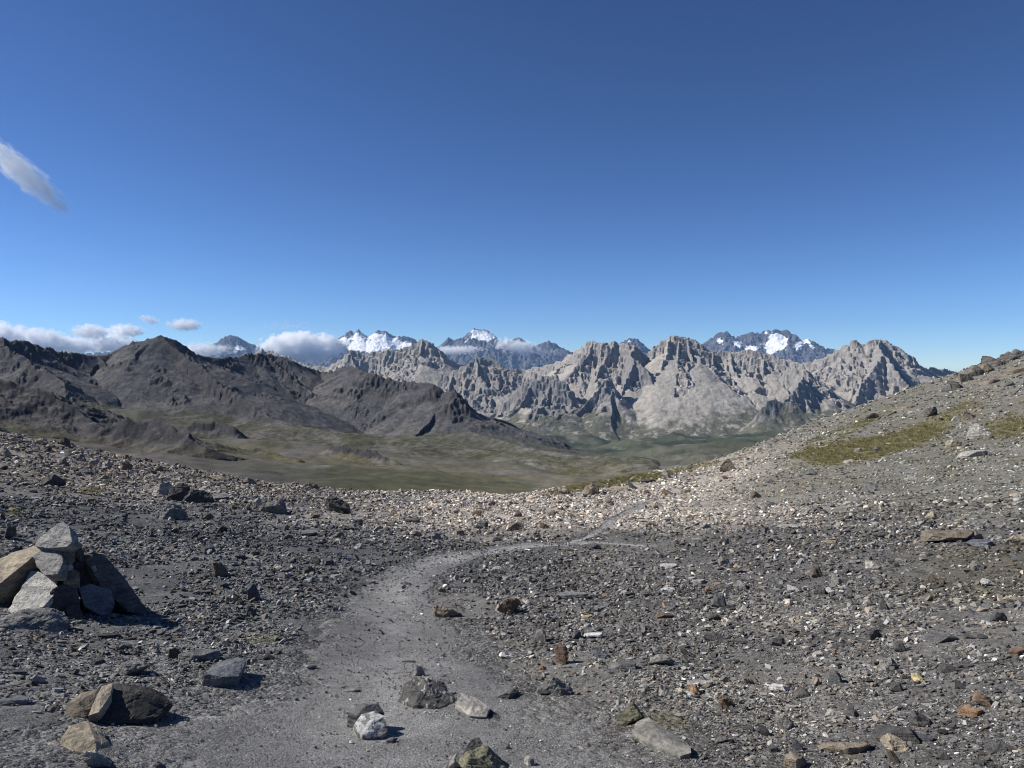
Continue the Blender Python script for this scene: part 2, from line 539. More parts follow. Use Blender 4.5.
def build_ground():
    dense = np.linspace(math.radians(-40), math.radians(40), 1250)
    rest = np.linspace(math.radians(40), math.radians(320), 110)[1:-1]
    th = np.concatenate([dense, rest])
    r = np.concatenate([np.exp(np.linspace(math.log(.3), math.log(2.6), 24))[:-1],
                        np.exp(np.linspace(math.log(2.6), math.log(95), 620))[:-1],
                        np.exp(np.linspace(math.log(95), math.log(19800), 330))])
    R, T = np.meshgrid(r, th, indexing='ij')
    X, Y = R * np.sin(T), R * np.cos(T)
    Z = hground(X, Y)
    o = grid_object('ground', X, Y, Z, ground_colour(X, Y), M_GROUND, wrap=True, alpha=np.maximum(sstep(-.25, .55, path_mask(X, Y)), .75 * sstep(0., -.35, drifts(X, Y)) * (R < 95)))
    # centre cap
    tag(o, 'grey stony ground of the mountain pass running down into the green valley', 'ground', kind='structure')
    return float(Z.min())


GROUND_MIN = build_ground()


# ------------------------------------------------------------------ the path: its own sheet, its edges dipping under the gravel
def build_path():
    ver, fac, col, alp = [], [], [], []
    for L in PL:
        n = len(L)
        tx = np.gradient(L[:, 0]); ty = np.gradient(L[:, 1]); ln = np.hypot(tx, ty)
        nx, ny = ty / ln, -tx / ln
        m = 36
        base = len(ver)
        k = np.linspace(-1, 1, m)
        X = L[:, 0:1] + nx[:, None] * k * L[:, 2:3] * .85
        Y = L[:, 1:2] + ny[:, None] * k * L[:, 2:3] * .85
        pm = path_mask(X, Y)
        Zp = hground(X, Y) + np.where(pm > .02, .005, -.05) - .06 * (1 - sstep(-.3, .02, pm)) + .008 * perlin(X / .35, Y / .35, 6)
        n1 = fbm(X / .6, Y / .6, 401, 4); n2 = fbm(X / 2.2, Y / 2.2, 405, 3)
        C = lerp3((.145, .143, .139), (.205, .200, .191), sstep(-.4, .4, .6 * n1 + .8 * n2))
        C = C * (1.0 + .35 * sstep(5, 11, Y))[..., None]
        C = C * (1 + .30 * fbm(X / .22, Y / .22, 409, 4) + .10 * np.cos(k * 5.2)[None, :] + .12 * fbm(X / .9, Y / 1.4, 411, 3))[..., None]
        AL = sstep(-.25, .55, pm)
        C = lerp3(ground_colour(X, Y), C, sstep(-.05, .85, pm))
        for a in range(n):
            for b in range(m):
                ver.append((X[a, b], Y[a, b], Zp[a, b])); col.append(C[a, b]); alp.append(AL[a, b])
        for a in range(n - 1):
            for b in range(m - 1):
                q = base + a * m + b
                fac.append((q, q + 1, q + m + 1, q + m))
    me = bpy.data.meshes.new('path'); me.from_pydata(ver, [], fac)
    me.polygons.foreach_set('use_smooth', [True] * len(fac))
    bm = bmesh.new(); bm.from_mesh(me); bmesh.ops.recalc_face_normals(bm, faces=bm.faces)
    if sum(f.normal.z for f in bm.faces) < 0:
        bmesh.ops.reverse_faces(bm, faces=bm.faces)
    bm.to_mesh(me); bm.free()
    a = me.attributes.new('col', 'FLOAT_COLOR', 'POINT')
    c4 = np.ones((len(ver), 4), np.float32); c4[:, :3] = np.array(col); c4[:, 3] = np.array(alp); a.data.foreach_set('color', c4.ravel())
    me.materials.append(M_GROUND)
    o = bpy.data.objects.new('path', me); COL.objects.link(o)
    tag(o, 'trodden grey grit footpath curving over the pass to the right', 'path', kind='structure')


build_path()


# ------------------------------------------------------------------ ridge-built mountains
def segs_from(lines):
    out = []
    for ln in lines:
        tone = ln.get('tone', 0.); P = ln['p']; k = ln.get('k', 1.0)
        W = [at_y(px, row, y) for px, row, y in P]
        s = 0.
        for a, b in zip(W[:-1], W[1:]):
            l = math.hypot(b[0] - a[0], b[1] - a[1])
            out.append((a, b, s, l, tone, k, ln.get('off', 0.)))
            s += l
        if len(W) == 1:
            out.append((W[0], (W[0][0] + 1, W[0][1], W[0][2]), 0., 1., tone, k, ln.get('off', 0.)))
    return out


def ridge_field(X, Y, segs, prof):
    H = np.full(X.shape, -1e9); D = np.zeros(X.shape); A = np.zeros(X.shape); T = np.zeros(X.shape)
    for (a, b, s0, l, tone, k, off) in segs:
        dx, dy = b[0] - a[0], b[1] - a[1]
        t = np.clip(((X - a[0]) * dx + (Y - a[1]) * dy) / (dx * dx + dy * dy + 1e-9), 0, 1)
        d = np.hypot(X - a[0] - t * dx, Y - a[1] - t * dy)
        h = a[2] + (b[2] - a[2]) * t - prof(d) * k
        m = h > H
        H = np.where(m, h, H); D = np.where(m, d, D); T = np.where(m, tone, T)
        A = np.where(m, s0 + t * l + off + 31.7 * hash_f(a), A)
    return H, D, A, T


def hash_f(a):
    return (math.sin(a[0] * .013 + a[1] * .007) * 43.7) % 17.0


def slope_map(X, Y, Z):
    # slope from grid differences
    gx = np.gradient(X, axis=1); gz = np.gradient(Z, axis=1)
    gy = np.gradient(Y, axis=0); gzy = np.gradient(Z, axis=0); gxy = np.gradient(X, axis=0)
    sx = gz / gx
    sy = (gzy - sx * gxy) / gy
    return np.hypot(sx, sy), sx, sy


def persp_grid(px0, px1, dpx, y0, y1, ny, geo=False):
    u = (np.arange(px0, px1 + dpx, dpx) - 512) / F
    y = np.geomspace(y0, y1, ny) if geo else np.linspace(y0, y1, ny)
    Yg, U = np.meshgrid(y, u, indexing='ij')
    return U * Yg, Yg


def join_ground(H, G, k, deep):
    """run a mountain foot smoothly out into the valley floor, and below it beyond"""
    h = np.maximum(k - np.abs(H - G), 0) / k
    S = np.maximum(H, G) + h * h * k * .25
    return S - deep * sstep(.45, 1.0, (G - H) / k)


def build_near_ridge():
    lines = [
        dict(p=[(-420, 300, 1250), (-250, 318, 1280), (-90, 325, 1330), (0, 337, 1420), (30, 343, 1480), (55, 351, 1530), (80, 353, 1560), (100, 355, 1590), (115, 353, 1620), (132, 345, 1650), (146, 340, 1660), (157, 334.5, 1660),
                (166, 338, 1670), (182, 346, 1700), (200, 355, 1760), (216, 358.5, 1830), (235, 358, 1900), (249, 354, 1960), (266, 354, 2000), (282, 356, 2020), (294, 361, 2050), (308, 368, 2080), (322, 373, 2080),
                (336, 371, 2020), (348, 366.5, 1960), (356, 367, 1940), (376, 374, 1900), (400, 382, 1860), (424, 382, 1820), (434, 384, 1800), (446, 392, 1780), (456, 391, 1750), (466, 402, 1720),
                (482, 416, 1690), (498, 429, 1650), (513, 441, 1600), (526, 453, 1560)]),
        dict(p=[(157, 335, 1660), (178, 352, 1610), (200, 366, 1550), (222, 383, 1490), (250, 405, 1400), (275, 420, 1310), (300, 433, 1220), (330, 447, 1120)], k=1.7),
        dict(p=[(250, 424, 1230), (320, 433, 1150), (390, 441, 1090), (455, 449, 1020), (520, 459, 930), (585, 470, 830), (640, 479, 760)], k=.42, tone=1.),
        dict(p=[(470, 430, 1500), (510, 444, 1330), (560, 455, 1180), (620, 464, 1080)], k=.5, tone=1.),
        dict(p=[(0, 337, 1420), (20, 352, 1360), (45, 372, 1280), (70, 392, 1190)], k=1.1),
        dict(p=[(100, 355, 1590), (112, 372, 1520), (118, 392, 1440)], k=1.2),
        dict(p=[(266, 354, 2000), (285, 372, 1940), (310, 390, 1860), (345, 415, 1760), (375, 436, 1640)], k=1.0),
        dict(p=[(350, 366.5, 1960), (365, 385, 1900), (385, 405, 1810), (412, 428, 1690), (440, 445, 1560)], k=1.0),
        dict(p=[(424, 382, 1820), (428, 398, 1770), (436, 415, 1710)], k=1.2),
    ]
    X, Y = persp_grid(-330, 700, .75, 600, 2350, 500, True)
    G = hbase(X, Y)
    wx = 26 * fbm(X / 170, Y / 170, 201, 4); wy = 26 * fbm(X / 170, Y / 170, 203, 4)
    H, D, A, T = ridge_field(X + wx, Y + wy, segs_from(lines), lambda d: .42 * d + 16 * (1 - np.exp(-d / 30)))
    ramp_ = sstep(4, 90, D)
    g = ridged(A / 60, D / 420, 211, 3)
    H = H - 15 * (1 - g) * ramp_ * (1 - .7 * T)
    H = H + 16 * fbm(X / 230, Y / 230, 227, 4) * sstep(10, 110, D) * (1 - T)
    crag = sstep(-.05, .3, fbm(X / 90, Y / 90, 219, 4) + .35 * (1 - sstep(10, 70, D)) - .18) * (1 - sstep(70, 210, D)) * (1 - T)
    H = H + (4 + 8 * crag) * (ridged(X / 90, Y / 90, 213, 5, .55) - .6) * (0.25 + .75 * sstep(3, 60, D))
    H = H + (1.6 + 7 * crag) * (ridged(X / 24, Y / 24, 217, 3, .55) - .6)
    H = H + 11 * crag * (ridged((X + .5 * Y) / 19, (Y - .4 * X) / 23, 221, 3, .55) - .5)
    G = hbase(X, Y)
    out = sstep(.16, .36, fbm(X / 75, Y / 75, 223, 4)) * (1 - T) * sstep(10, 40, H - G)
    H = H + 9 * out * (ridged((X - .5 * Y) / 24, (Y + .5 * X) / 24, 225, 3, .55) - .45)
    H0 = H
    H = join_ground(H, G, 42, 20)
    edge = sstep(-330, -290, 512 + F * X / Y) * (1 - sstep(650, 700, 512 + F * X / Y)) * sstep(600, 690, Y)
    H = H * edge + (G - 20) * (1 - edge)
    S, sx, sy = slope_map(X, Y, H)
    n = fbm(X / 120, Y / 120, 231, 4); n2 = fbm(X / 25, Y / 25, 233, 3)
    c = lerp3((.084, .084, .087), (.117, .111, .107), sstep(-.3, .4, n + .4 * n2))
    c = c * (1 + .22 * fbm(X / 9, Y / 9, 235, 3))[..., None]
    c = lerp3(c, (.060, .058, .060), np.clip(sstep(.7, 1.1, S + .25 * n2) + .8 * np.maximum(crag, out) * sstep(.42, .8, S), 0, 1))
    low = np.maximum(sstep(34, 4, (H0 - G) + 22 * n + 14 * n2), T * (.75 + .25 * n))
    c = lerp3(c, ground_colour(X, Y), low * (1 - sstep(.55, .9, S)))
    # one small patch of old snow
    o = grid_object('hill', X, Y, H, c, mat_mountain('dark_schist_slope', 13., 1.1, .42, 1.2))
    tag(o, 'dark grey scree ridge with a pointed summit on the left beyond the meadow', 'hill', kind='structure')

    # closer dark spur and knolls below the ridge
    lines = [
        dict(p=[(-330, 350, 430), (-160, 362, 450), (-60, 370, 470), (0, 379, 480), (28, 384, 480), (50, 394, 475), (75, 409, 465), (98, 424, 450), (122, 436, 430)], k=1.),
        dict(p=[(108, 427, 420), (122, 419, 425), (150, 417, 420), (172, 425, 405), (188, 435, 390), (202, 447, 370)], k=1.6),
        dict(p=[(330, 447, 640), (352, 445, 630), (374, 451, 610), (394, 463, 580)], k=1.7),
        dict(p=[(235, 452, 520), (255, 450, 520), (278, 455, 505), (300, 464, 490)], k=1.7),
        dict(p=[(195, 420, 900), (215, 422, 900), (235, 428, 880)], k=1.3),
    ]
    X, Y = persp_grid(-330, 420, .75, 240, 1000, 420, True)
    wx = 7 * fbm(X / 40, Y / 40, 241, 4); wy = 7 * fbm(X / 40, Y / 40, 243, 4)
    H, D, A, T = ridge_field(X + wx, Y + wy, segs_from(lines), lambda d: .38 * d + 3.5 * (1 - np.exp(-d / 5)))
    H = H + 4.5 * (ridged((X + .4 * Y) / 34, (Y - .4 * X) / 34, 245, 5, .58) - .6) * (.3 + .7 * sstep(1, 15, D)) + 4.2 * fbm(X / 18, Y / 18, 246, 4, .55) + .5 * (ridged((X + .6 * Y) / 9, (Y - .5 * X) / 9, 247, 2, .6) - .6)
    G = hbase(X, Y)
    px = 512 + F * X / Y
    H0 = H
    H = join_ground(H, G, 11, 6)
    edge = sstep(-330, -290, px) * (1 - sstep(400, 420, px)) * sstep(240, 262, Y) * (1 - sstep(930, 990, Y))
    H = H * edge + (G - 6) * (1 - edge)
    S, sx, sy = slope_map(X, Y, H)
    n2 = fbm(X / 9, Y / 9, 249, 3)
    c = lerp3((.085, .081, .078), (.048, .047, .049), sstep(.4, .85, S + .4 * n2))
    c = c * (1 + .25 * fbm(X / 3, Y / 3, 251, 3))[..., None]
    c = lerp3(c, ground_colour(X, Y), sstep(5., 0, H0 - G + 5 * n2))
    o = grid_object('hillside', X, Y, H, c, mat_mountain('dark_crag_rock', 4.5, 1.1, .42, 1.2))
    tag(o, 'dark craggy spur and rock knolls in front of the left ridge', 'hillside', kind='structure')
    return float(H.max())


build_near_ridge()


def build_range():
    lines = [
        # far left crests behind the near ridge
        dict(p=[(150, 372, 7600), (230, 366, 7600), (250, 356, 7500), (262, 348, 7500), (266, 352, 7500), (271, 350, 7500), (280, 355, 7450), (292, 358, 7400), (302, 363, 7350), (316, 367, 7300), (330, 366, 7250), (342, 360, 7200),
                (350, 350, 7150), (355, 352, 7150), (364, 354, 7150), (376, 352, 7150), (392, 350, 7150), (404, 348, 7150), (412, 344, 7150), (421, 338, 7150), (427, 341, 7150), (438, 349, 7150), (447, 356, 7150),
                (456, 363, 7200), (466, 366, 7200), (478, 366, 7250), (490, 364, 7300), (505, 368, 7350), (520, 370, 7350), (540, 367, 7300), (556, 362, 7200), (567, 357, 7000)], tone=.25),
        dict(p=[(421, 338, 7150), (418, 355, 7000), (412, 372, 6850), (405, 392, 6650)], tone=.4, k=1.1),
        dict(p=[(350, 350, 7150), (356, 368, 7000), (352, 388, 6850)], tone=-.2, k=1.1),
        dict(p=[(438, 349, 7150), (446, 366, 6950), (452, 384, 6800)], tone=.1, k=1.1),
        # dark crest centre left
        dict(p=[(440, 376, 6500), (452, 371, 6500), (466, 366, 6500), (476, 357, 6550), (484, 357, 6550), (494, 358, 6550), (503, 366, 6500), (512, 374, 6450), (522, 384, 6380)], tone=-.15),
        dict(p=[(476, 357, 6550), (478, 376, 6380), (490, 392, 6200), (500, 405, 6080)], tone=-.2, k=1.1),
        dict(p=[(452, 371, 6500), (448, 390, 6330), (455, 408, 6150)], tone=.2, k=1.1),
        # dark knob
        dict(p=[(505, 400, 5950), (520, 388, 5950), (534, 380, 5950), (546, 376, 5950), (556, 376, 5920), (562, 380, 5900), (568, 390, 5850)], tone=-.35),
        dict(p=[(534, 380, 5950), (526, 398, 5830), (508, 414, 5680)], tone=-.35, k=1.1),
        # central jagged group
        dict(p=[(560, 362, 6900), (567, 357, 6750), (575, 352, 6650), (583, 346, 6600), (588, 342, 6550), (592, 339.5, 6550), (597, 343, 6520), (603, 342, 6500), (608, 344, 6500), (614, 341, 6480), (619, 345, 6470), (626, 342, 6450), (634, 345, 6450),
                (641, 351, 6430), (647, 354, 6420), (655, 347, 6400), (664, 340, 6400), (671, 336, 6400), (680, 335, 6400), (688, 337, 6400), (697, 341, 6380), (702, 346, 6350), (712, 350, 6330), (722, 352, 6320), (732, 352, 6300),
                (745, 350, 6280), (756, 352, 6250), (766, 353, 6230), (777, 357, 6200), (788, 359, 6150), (796, 361, 6120), (803, 366, 6060), (809, 374, 6000)], tone=.15),
        dict(p=[(592, 340, 6550), (585, 358, 6400), (576, 376, 6250), (572, 395, 6080)], tone=.0, k=1.15),
        dict(p=[(614, 341, 6480), (606, 360, 6330), (600, 372, 6220)], tone=-.1, k=1.2),
        dict(p=[(632, 345, 6450), (633, 358, 6100), (640, 364, 6060), (648, 371, 6000), (655, 384, 5900), (661, 398, 5800)], tone=-.35, k=1.2),
        dict(p=[(633, 358, 6100), (628, 378, 5950), (622, 396, 5830), (618, 410, 5730)], tone=-.3, k=1.2),
        dict(p=[(612, 384, 5800), (608, 376, 5800), (602, 380, 5780), (594, 390, 5740), (586, 400, 5690), (577, 414, 5600)], tone=-.3, k=1.2),
        dict(p=[(671, 336, 6400), (664, 356, 6200), (656, 372, 6050), (650, 380, 5990)], tone=.35, k=1.1),
        dict(p=[(688, 337, 6400), (692, 358, 6200), (696, 376, 5980), (706, 386, 5850), (716, 396, 5760), (724, 404, 5690)], tone=.0, k=1.15),
        dict(p=[(680, 336, 6400), (678, 358, 6190), (674, 380, 5970), (667, 398, 5820)], tone=.1, k=1.15),
        dict(p=[(712, 350, 6330), (715, 370, 6150), (724, 388, 5980), (734, 404, 5840)], tone=-.1, k=1.15),
        dict(p=[(732, 352, 6300), (735, 370, 6130), (748, 386, 5980), (752, 400, 5860)], tone=.2, k=1.15),
        dict(p=[(766, 353, 6230), (764, 372, 6080), (770, 388, 5930)], tone=.1, k=1.15),
        dict(p=[(788, 366, 5980), (795, 371, 5900), (801, 376, 5820), (806, 388, 5760), (812, 404, 5680), (822, 415, 5590)], tone=-.1, k=1.25),
        dict(p=[(801, 376, 5820), (791, 392, 5690), (780, 408, 5560)], tone=.0, k=1.2),
        dict(p=[(758, 412, 5250), (766, 402, 5270), (773, 398, 5280), (783, 402, 5270), (791, 400, 5260), (798, 406, 5240), (808, 416, 5180)], tone=-.6, k=1.2),
        # right massif
        dict(p=[(790, 366, 7000), (802, 364, 7000), (820, 358, 6950), (838, 350, 6900), (848, 344, 6850), (852, 340, 6850), (856, 339.5, 6850), (861, 345, 6830), (865, 345, 6820), (868, 341, 6820), (874, 339, 6820), (880, 339, 6820), (887, 341, 6800), (894, 346, 6780),
                (903, 351, 6750), (911, 357, 6720), (918, 362, 6700), (922, 367, 6700), (930, 368, 6900), (942, 369, 7100), (952, 371, 7200), (966, 374, 7300), (1000, 378, 7400), (1060, 384, 7500)], tone=.2),
        dict(p=[(856, 340, 6850), (858, 358, 6700), (850, 376, 6520), (840, 394, 6350), (832, 408, 6200)], tone=.25, k=1.1),
        dict(p=[(880, 339, 6820), (882, 355, 6450), (872, 368, 6300), (862, 384, 6180), (856, 400, 6060)], tone=.0, k=1.15),
        dict(p=[(882, 355, 6450), (892, 364, 6330), (902, 376, 6220), (916, 392, 6100), (926, 400, 6000)], tone=-.05, k=1.15),
        dict(p=[(882, 356, 6450), (882, 380, 6250), (886, 400, 6100)], tone=-.05, k=1.15),
        dict(p=[(911, 357, 6720), (920, 374, 6560), (930, 388, 6420)], tone=.0, k=1.15),
    ]
    X, Y = persp_grid(120, 1090, .72, 5000, 7900, 760)
    w = 55
    wx = w * fbm(X / 330, Y / 330, 261, 5, .55); wy = w * fbm(X / 330, Y / 330, 263, 5, .55)
    H, D, A, T = ridge_field(X + wx, Y + wy, segs_from(lines), lambda d: .60 * d + 80 * (1 - np.exp(-d / 75)))
    G = hbase(X, Y)
    ramp_ = sstep(8, 150, D)
    rel = sstep(30, 260, H - G)
    g = ridged(A / 130, D / 1100, 271, 2)
    g2 = ridged(A / 48, D / 420, 273, 3)
    f1 = fbm(X / 190, Y / 190, 269, 4)
    crag = sstep(-.10, .14,   .74 - D / 540 + 1.9 * (g - .60) + .9 * f1)
    amp = rel * (.05 + .95 * crag)
    H = H - amp * ramp_ * (66 * (1 - g) + 40 * (1 - g2))
    # broken rock: sharp ribs, tilted cliff bands, splinters
    qx = X + 30 * fbm(X / 90, Y / 90, 265, 3); qy = Y + 30 * fbm(X / 90, Y / 90, 267, 3)
    H = H + amp * 74 * (ridged(qx / 230, qy / 230, 275, 6, .6) - .6) * (.2 + .8 * sstep(10, 160, D))
    H = H + amp * 30 * (np.abs(perlin(qx / 58, qy / 90, 277)) * -1.5 + .45) * (.35 + .65 * sstep(5, 60, D))
    H = H + amp * 10 * (np.abs(perlin(qx / 22, qy / 36, 279)) * -1.6 + .5)
    bt = (H + .30 * X + 25 * fbm(X / 200, Y / 200, 266, 3)) / 62.
    fr = bt - np.floor(bt)
    H = H + amp * 34 * (sstep(.25, .75, fr) - fr)
    bt = (H - .22 * X + 12 * fbm(X / 80, Y / 80, 268, 3)) / 23.
    fr = bt - np.floor(bt)
    H = H + amp * 9 * (sstep(.3, .7, fr) - fr)
    H = H + 2.5 * (ridged(X / 40, Y / 40, 278, 4) - .6)
    # scree aprons: fans of even slope under the walls
    S0, _, _ = slope_map(X, Y, H)
    H0 = H
    H = join_ground(H, G, 120, 45)
    edge = sstep(120, 150, 512 + F * X / Y) * (1 - sstep(1060, 1090, 512 + F * X / Y))
    H = H * edge + (G - 40) * (1 - edge)
    S, sx, sy = slope_map(X, Y, H)
    n = fbm(X / 400, Y / 400, 281, 4); n2 = fbm(X / 70, Y / 70, 283, 4); n3 = fbm(X / 25, Y / 25, 285, 3)
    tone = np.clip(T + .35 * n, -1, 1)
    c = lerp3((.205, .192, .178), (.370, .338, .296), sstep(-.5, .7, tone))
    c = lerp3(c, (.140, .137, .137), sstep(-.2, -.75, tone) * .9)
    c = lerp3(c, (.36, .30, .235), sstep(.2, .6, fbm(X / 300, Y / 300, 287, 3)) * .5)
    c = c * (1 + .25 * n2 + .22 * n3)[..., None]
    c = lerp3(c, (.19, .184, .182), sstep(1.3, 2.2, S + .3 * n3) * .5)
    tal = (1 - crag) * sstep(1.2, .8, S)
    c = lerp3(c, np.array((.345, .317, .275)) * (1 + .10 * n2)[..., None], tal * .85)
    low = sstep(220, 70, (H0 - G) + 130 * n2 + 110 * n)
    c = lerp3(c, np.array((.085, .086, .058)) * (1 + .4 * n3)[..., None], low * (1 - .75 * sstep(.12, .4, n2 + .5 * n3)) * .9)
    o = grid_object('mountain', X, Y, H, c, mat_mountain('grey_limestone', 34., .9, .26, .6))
    tag(o, 'jagged pale grey limestone mountain range with scree fans across the valley', 'mountain', kind='structure')
    return float(H.max())


RANGE_MAX = build_range()


SNOW_SPOTS = [(358, 338, 8, 7, 1.), (343, 340, 7, 4, .9), (378, 338, 10, 7, 1.), (368, 348, 22, 5, 1.2), (395, 340, 10, 6, .8), (240, 348, 9, 4, .9), (410, 348, 12, 6, 1.),
              (479, 334, 8, 5, 1.6), (488, 337, 7, 4, 1.3), (466, 342, 4, 3, .6), (497, 343, 5, 2, .6), (720, 341, 4, 3, 1.), (737, 344, 5, 4, 1.), (751, 349, 7, 4, 1.1), (776, 338, 6, 5, 1.5), (772, 347, 7, 7, 1.5), (783, 342, 6, 6, 1.2), (766, 333, 3, 2, .8),
              (798, 345, 4, 4, .9), (806, 341, 5, 4, 1.), (812, 347, 4, 3, .9), (836, 350, 3, 2, .9), (629, 341, 2, 1.5, .8)]


def build_snow():
    Yd = 27500
    lines = [
        dict(p=[(-200, 352, Yd + 900), (-60, 356, Yd + 900), (60, 354, Yd + 800), (150, 350, Yd + 700), (195, 350, Yd + 500), (214, 343, Yd + 400), (222, 338, Yd + 300), (230, 335, Yd + 300), (238, 337, Yd + 300), (247, 342, Yd + 300), (262, 347, Yd + 300), (285, 352, Yd + 300), (310, 356, Yd + 300), (325, 350, Yd + 300),
                (334, 340, Yd), (343, 335, Yd), (350, 330, Yd), (354, 333, Yd), (359, 329, Yd), (365, 334, Yd), (371, 338, Yd), (377, 329.5, Yd), (384, 331, Yd), (392, 335, Yd), (400, 336, Yd), (410, 336, Yd), (416, 340, Yd), (428, 349, Yd),
                (440, 346, Yd), (448, 337, Yd), (453, 340, Yd), (459, 338, Yd), (465, 340, Yd), (470, 332, Yd), (473, 327.5, Yd), (479, 329, Yd), (487, 329.5, Yd), (492, 333, Yd), (497, 341, Yd), (506, 342, Yd), (512, 340, Yd), (518, 336.5, Yd), (526, 341, Yd), (534, 346, Yd),
                (541, 343, Yd), (549, 340.5, Yd), (557, 344, Yd), (566, 349, Yd), (580, 356, Yd), (600, 352, Yd), (615, 345, Yd), (623, 341, Yd), (629, 338, Yd), (636, 338.5, Yd), (643, 344, Yd), (652, 352, Yd), (690, 350, Yd),
                (703, 344, Yd), (710, 338, Yd), (718, 333, Yd), (727, 330.5, Yd), (735, 337, Yd), (742, 335, Yd), (752, 332, Yd), (761, 332.5, Yd), (767, 330, Yd), (774, 329, Yd), (781, 330, Yd), (787, 328.5, Yd), (792, 338, Yd), (800, 341, Yd), (809, 338.5, Yd), (817, 343, Yd),
                (826, 348, Yd), (836, 349, Yd), (848, 354, Yd), (880, 362, Yd), (920, 368, Yd), (960, 372, Yd), (1100, 374, Yd)]),
        dict(p=[(280, 359, Yd - 900), (320, 358, Yd - 900), (350, 357, Yd - 900), (400, 356, Yd - 900), (440, 357, Yd - 900), (480, 358, Yd - 900), (520, 357, Yd - 900), (560, 358, Yd - 900), (600, 360, Yd - 900)]),
        dict(p=[(473, 328, Yd), (462, 345, Yd - 400), (452, 358, Yd - 800)]), dict(p=[(492, 333, Yd), (498, 350, Yd - 500), (494, 362, Yd - 800)]),
        dict(p=[(518, 337, Yd), (520, 350, Yd - 500), (512, 360, Yd - 800)]), dict(p=[(549, 341, Yd), (545, 353, Yd - 500)]),
        dict(p=[(359, 329, Yd), (364, 345, Yd - 400), (352, 356, Yd - 700)]), dict(p=[(377, 330, Yd), (384, 344, Yd - 400), (392, 354, Yd - 700)]),
        dict(p=[(727, 331, Yd), (729, 345, Yd - 400)]), dict(p=[(752, 332, Yd), (756, 344, Yd - 400)]), dict(p=[(787, 329, Yd), (790, 346, Yd - 400), (786, 356, Yd - 700)]), dict(p=[(809, 339, Yd), (812, 350, Yd - 400)]),
    ]
    X, Y = persp_grid(-170, 1090, .7, 25400, 28700, 210)
    wx = 110 * fbm(X / 700, Y / 700, 291, 4); wy = 110 * fbm(X / 700, Y / 700, 293, 4)
    H, D, A, T = ridge_field(X + wx, Y + wy, segs_from(lines), lambda d: .62 * d + 170 * (1 - np.exp(-d / 180)))
    ppx, prow = project(X, Y, H)
    g = np.zeros(X.shape)
    for cx, cy, rx, ry, k in SNOW_SPOTS:
        g = g + k * np.exp(-((ppx - cx) / rx) ** 2 - ((prow - cy) / ry) ** 2)
    rough = 1 - .78 * sstep(.3, .8, g)
    H = H + rough * 230 * (ridged(X / 620, Y / 620, 295, 4, .55) - .6) * sstep(30, 400, D) + rough * 160 * (ridged(X / 230, Y / 330, 297, 4, .6) - .6) * (.3 + .7 * sstep(20, 250, D)) + (8 + 75 * rough) * (ridged(X / 95, Y / 130, 298, 3) - .6)
    H = np.maximum(H, -1100)
    S, sx, sy = slope_map(X, Y, H)
    n = fbm(X / 300, Y / 300, 299, 4)
    c = np.broadcast_to(np.array((.105, .105, .112)), X.shape + (3,)).copy() * (1 + .3 * n)[..., None]
    snow = sstep(.40, .50, g - .34 * np.clip(S - .75, -1, 2) + .65 * n)
    c = lerp3(c, (.90, .905, .92), snow)
    o = grid_object('snow_mountain', X, Y, H, c, mat_mountain('snowy_granite', 160., .5, .15))
    tag(o, 'distant blue snow covered peaks on the horizon behind the grey range', 'mountain', kind='structure')


build_snow()

# ------------------------------------------------------------------ stones
TINT = {'g': (.165, .165, .165), 'd': (.085, .083, .082), 'p': (.34, .33, .305), 't': (.31, .27, .205), 'r': (.175, .125, .092), 'o': (.33, .205, .12),
        'w': (.62, .615, .59), 'y': (.46, .40, .22), 'v': (.17, .165, .115), 'b': (.150, .160, .178), 'n': (.20, .17, .135), 'k': (.125, .118, .108)}


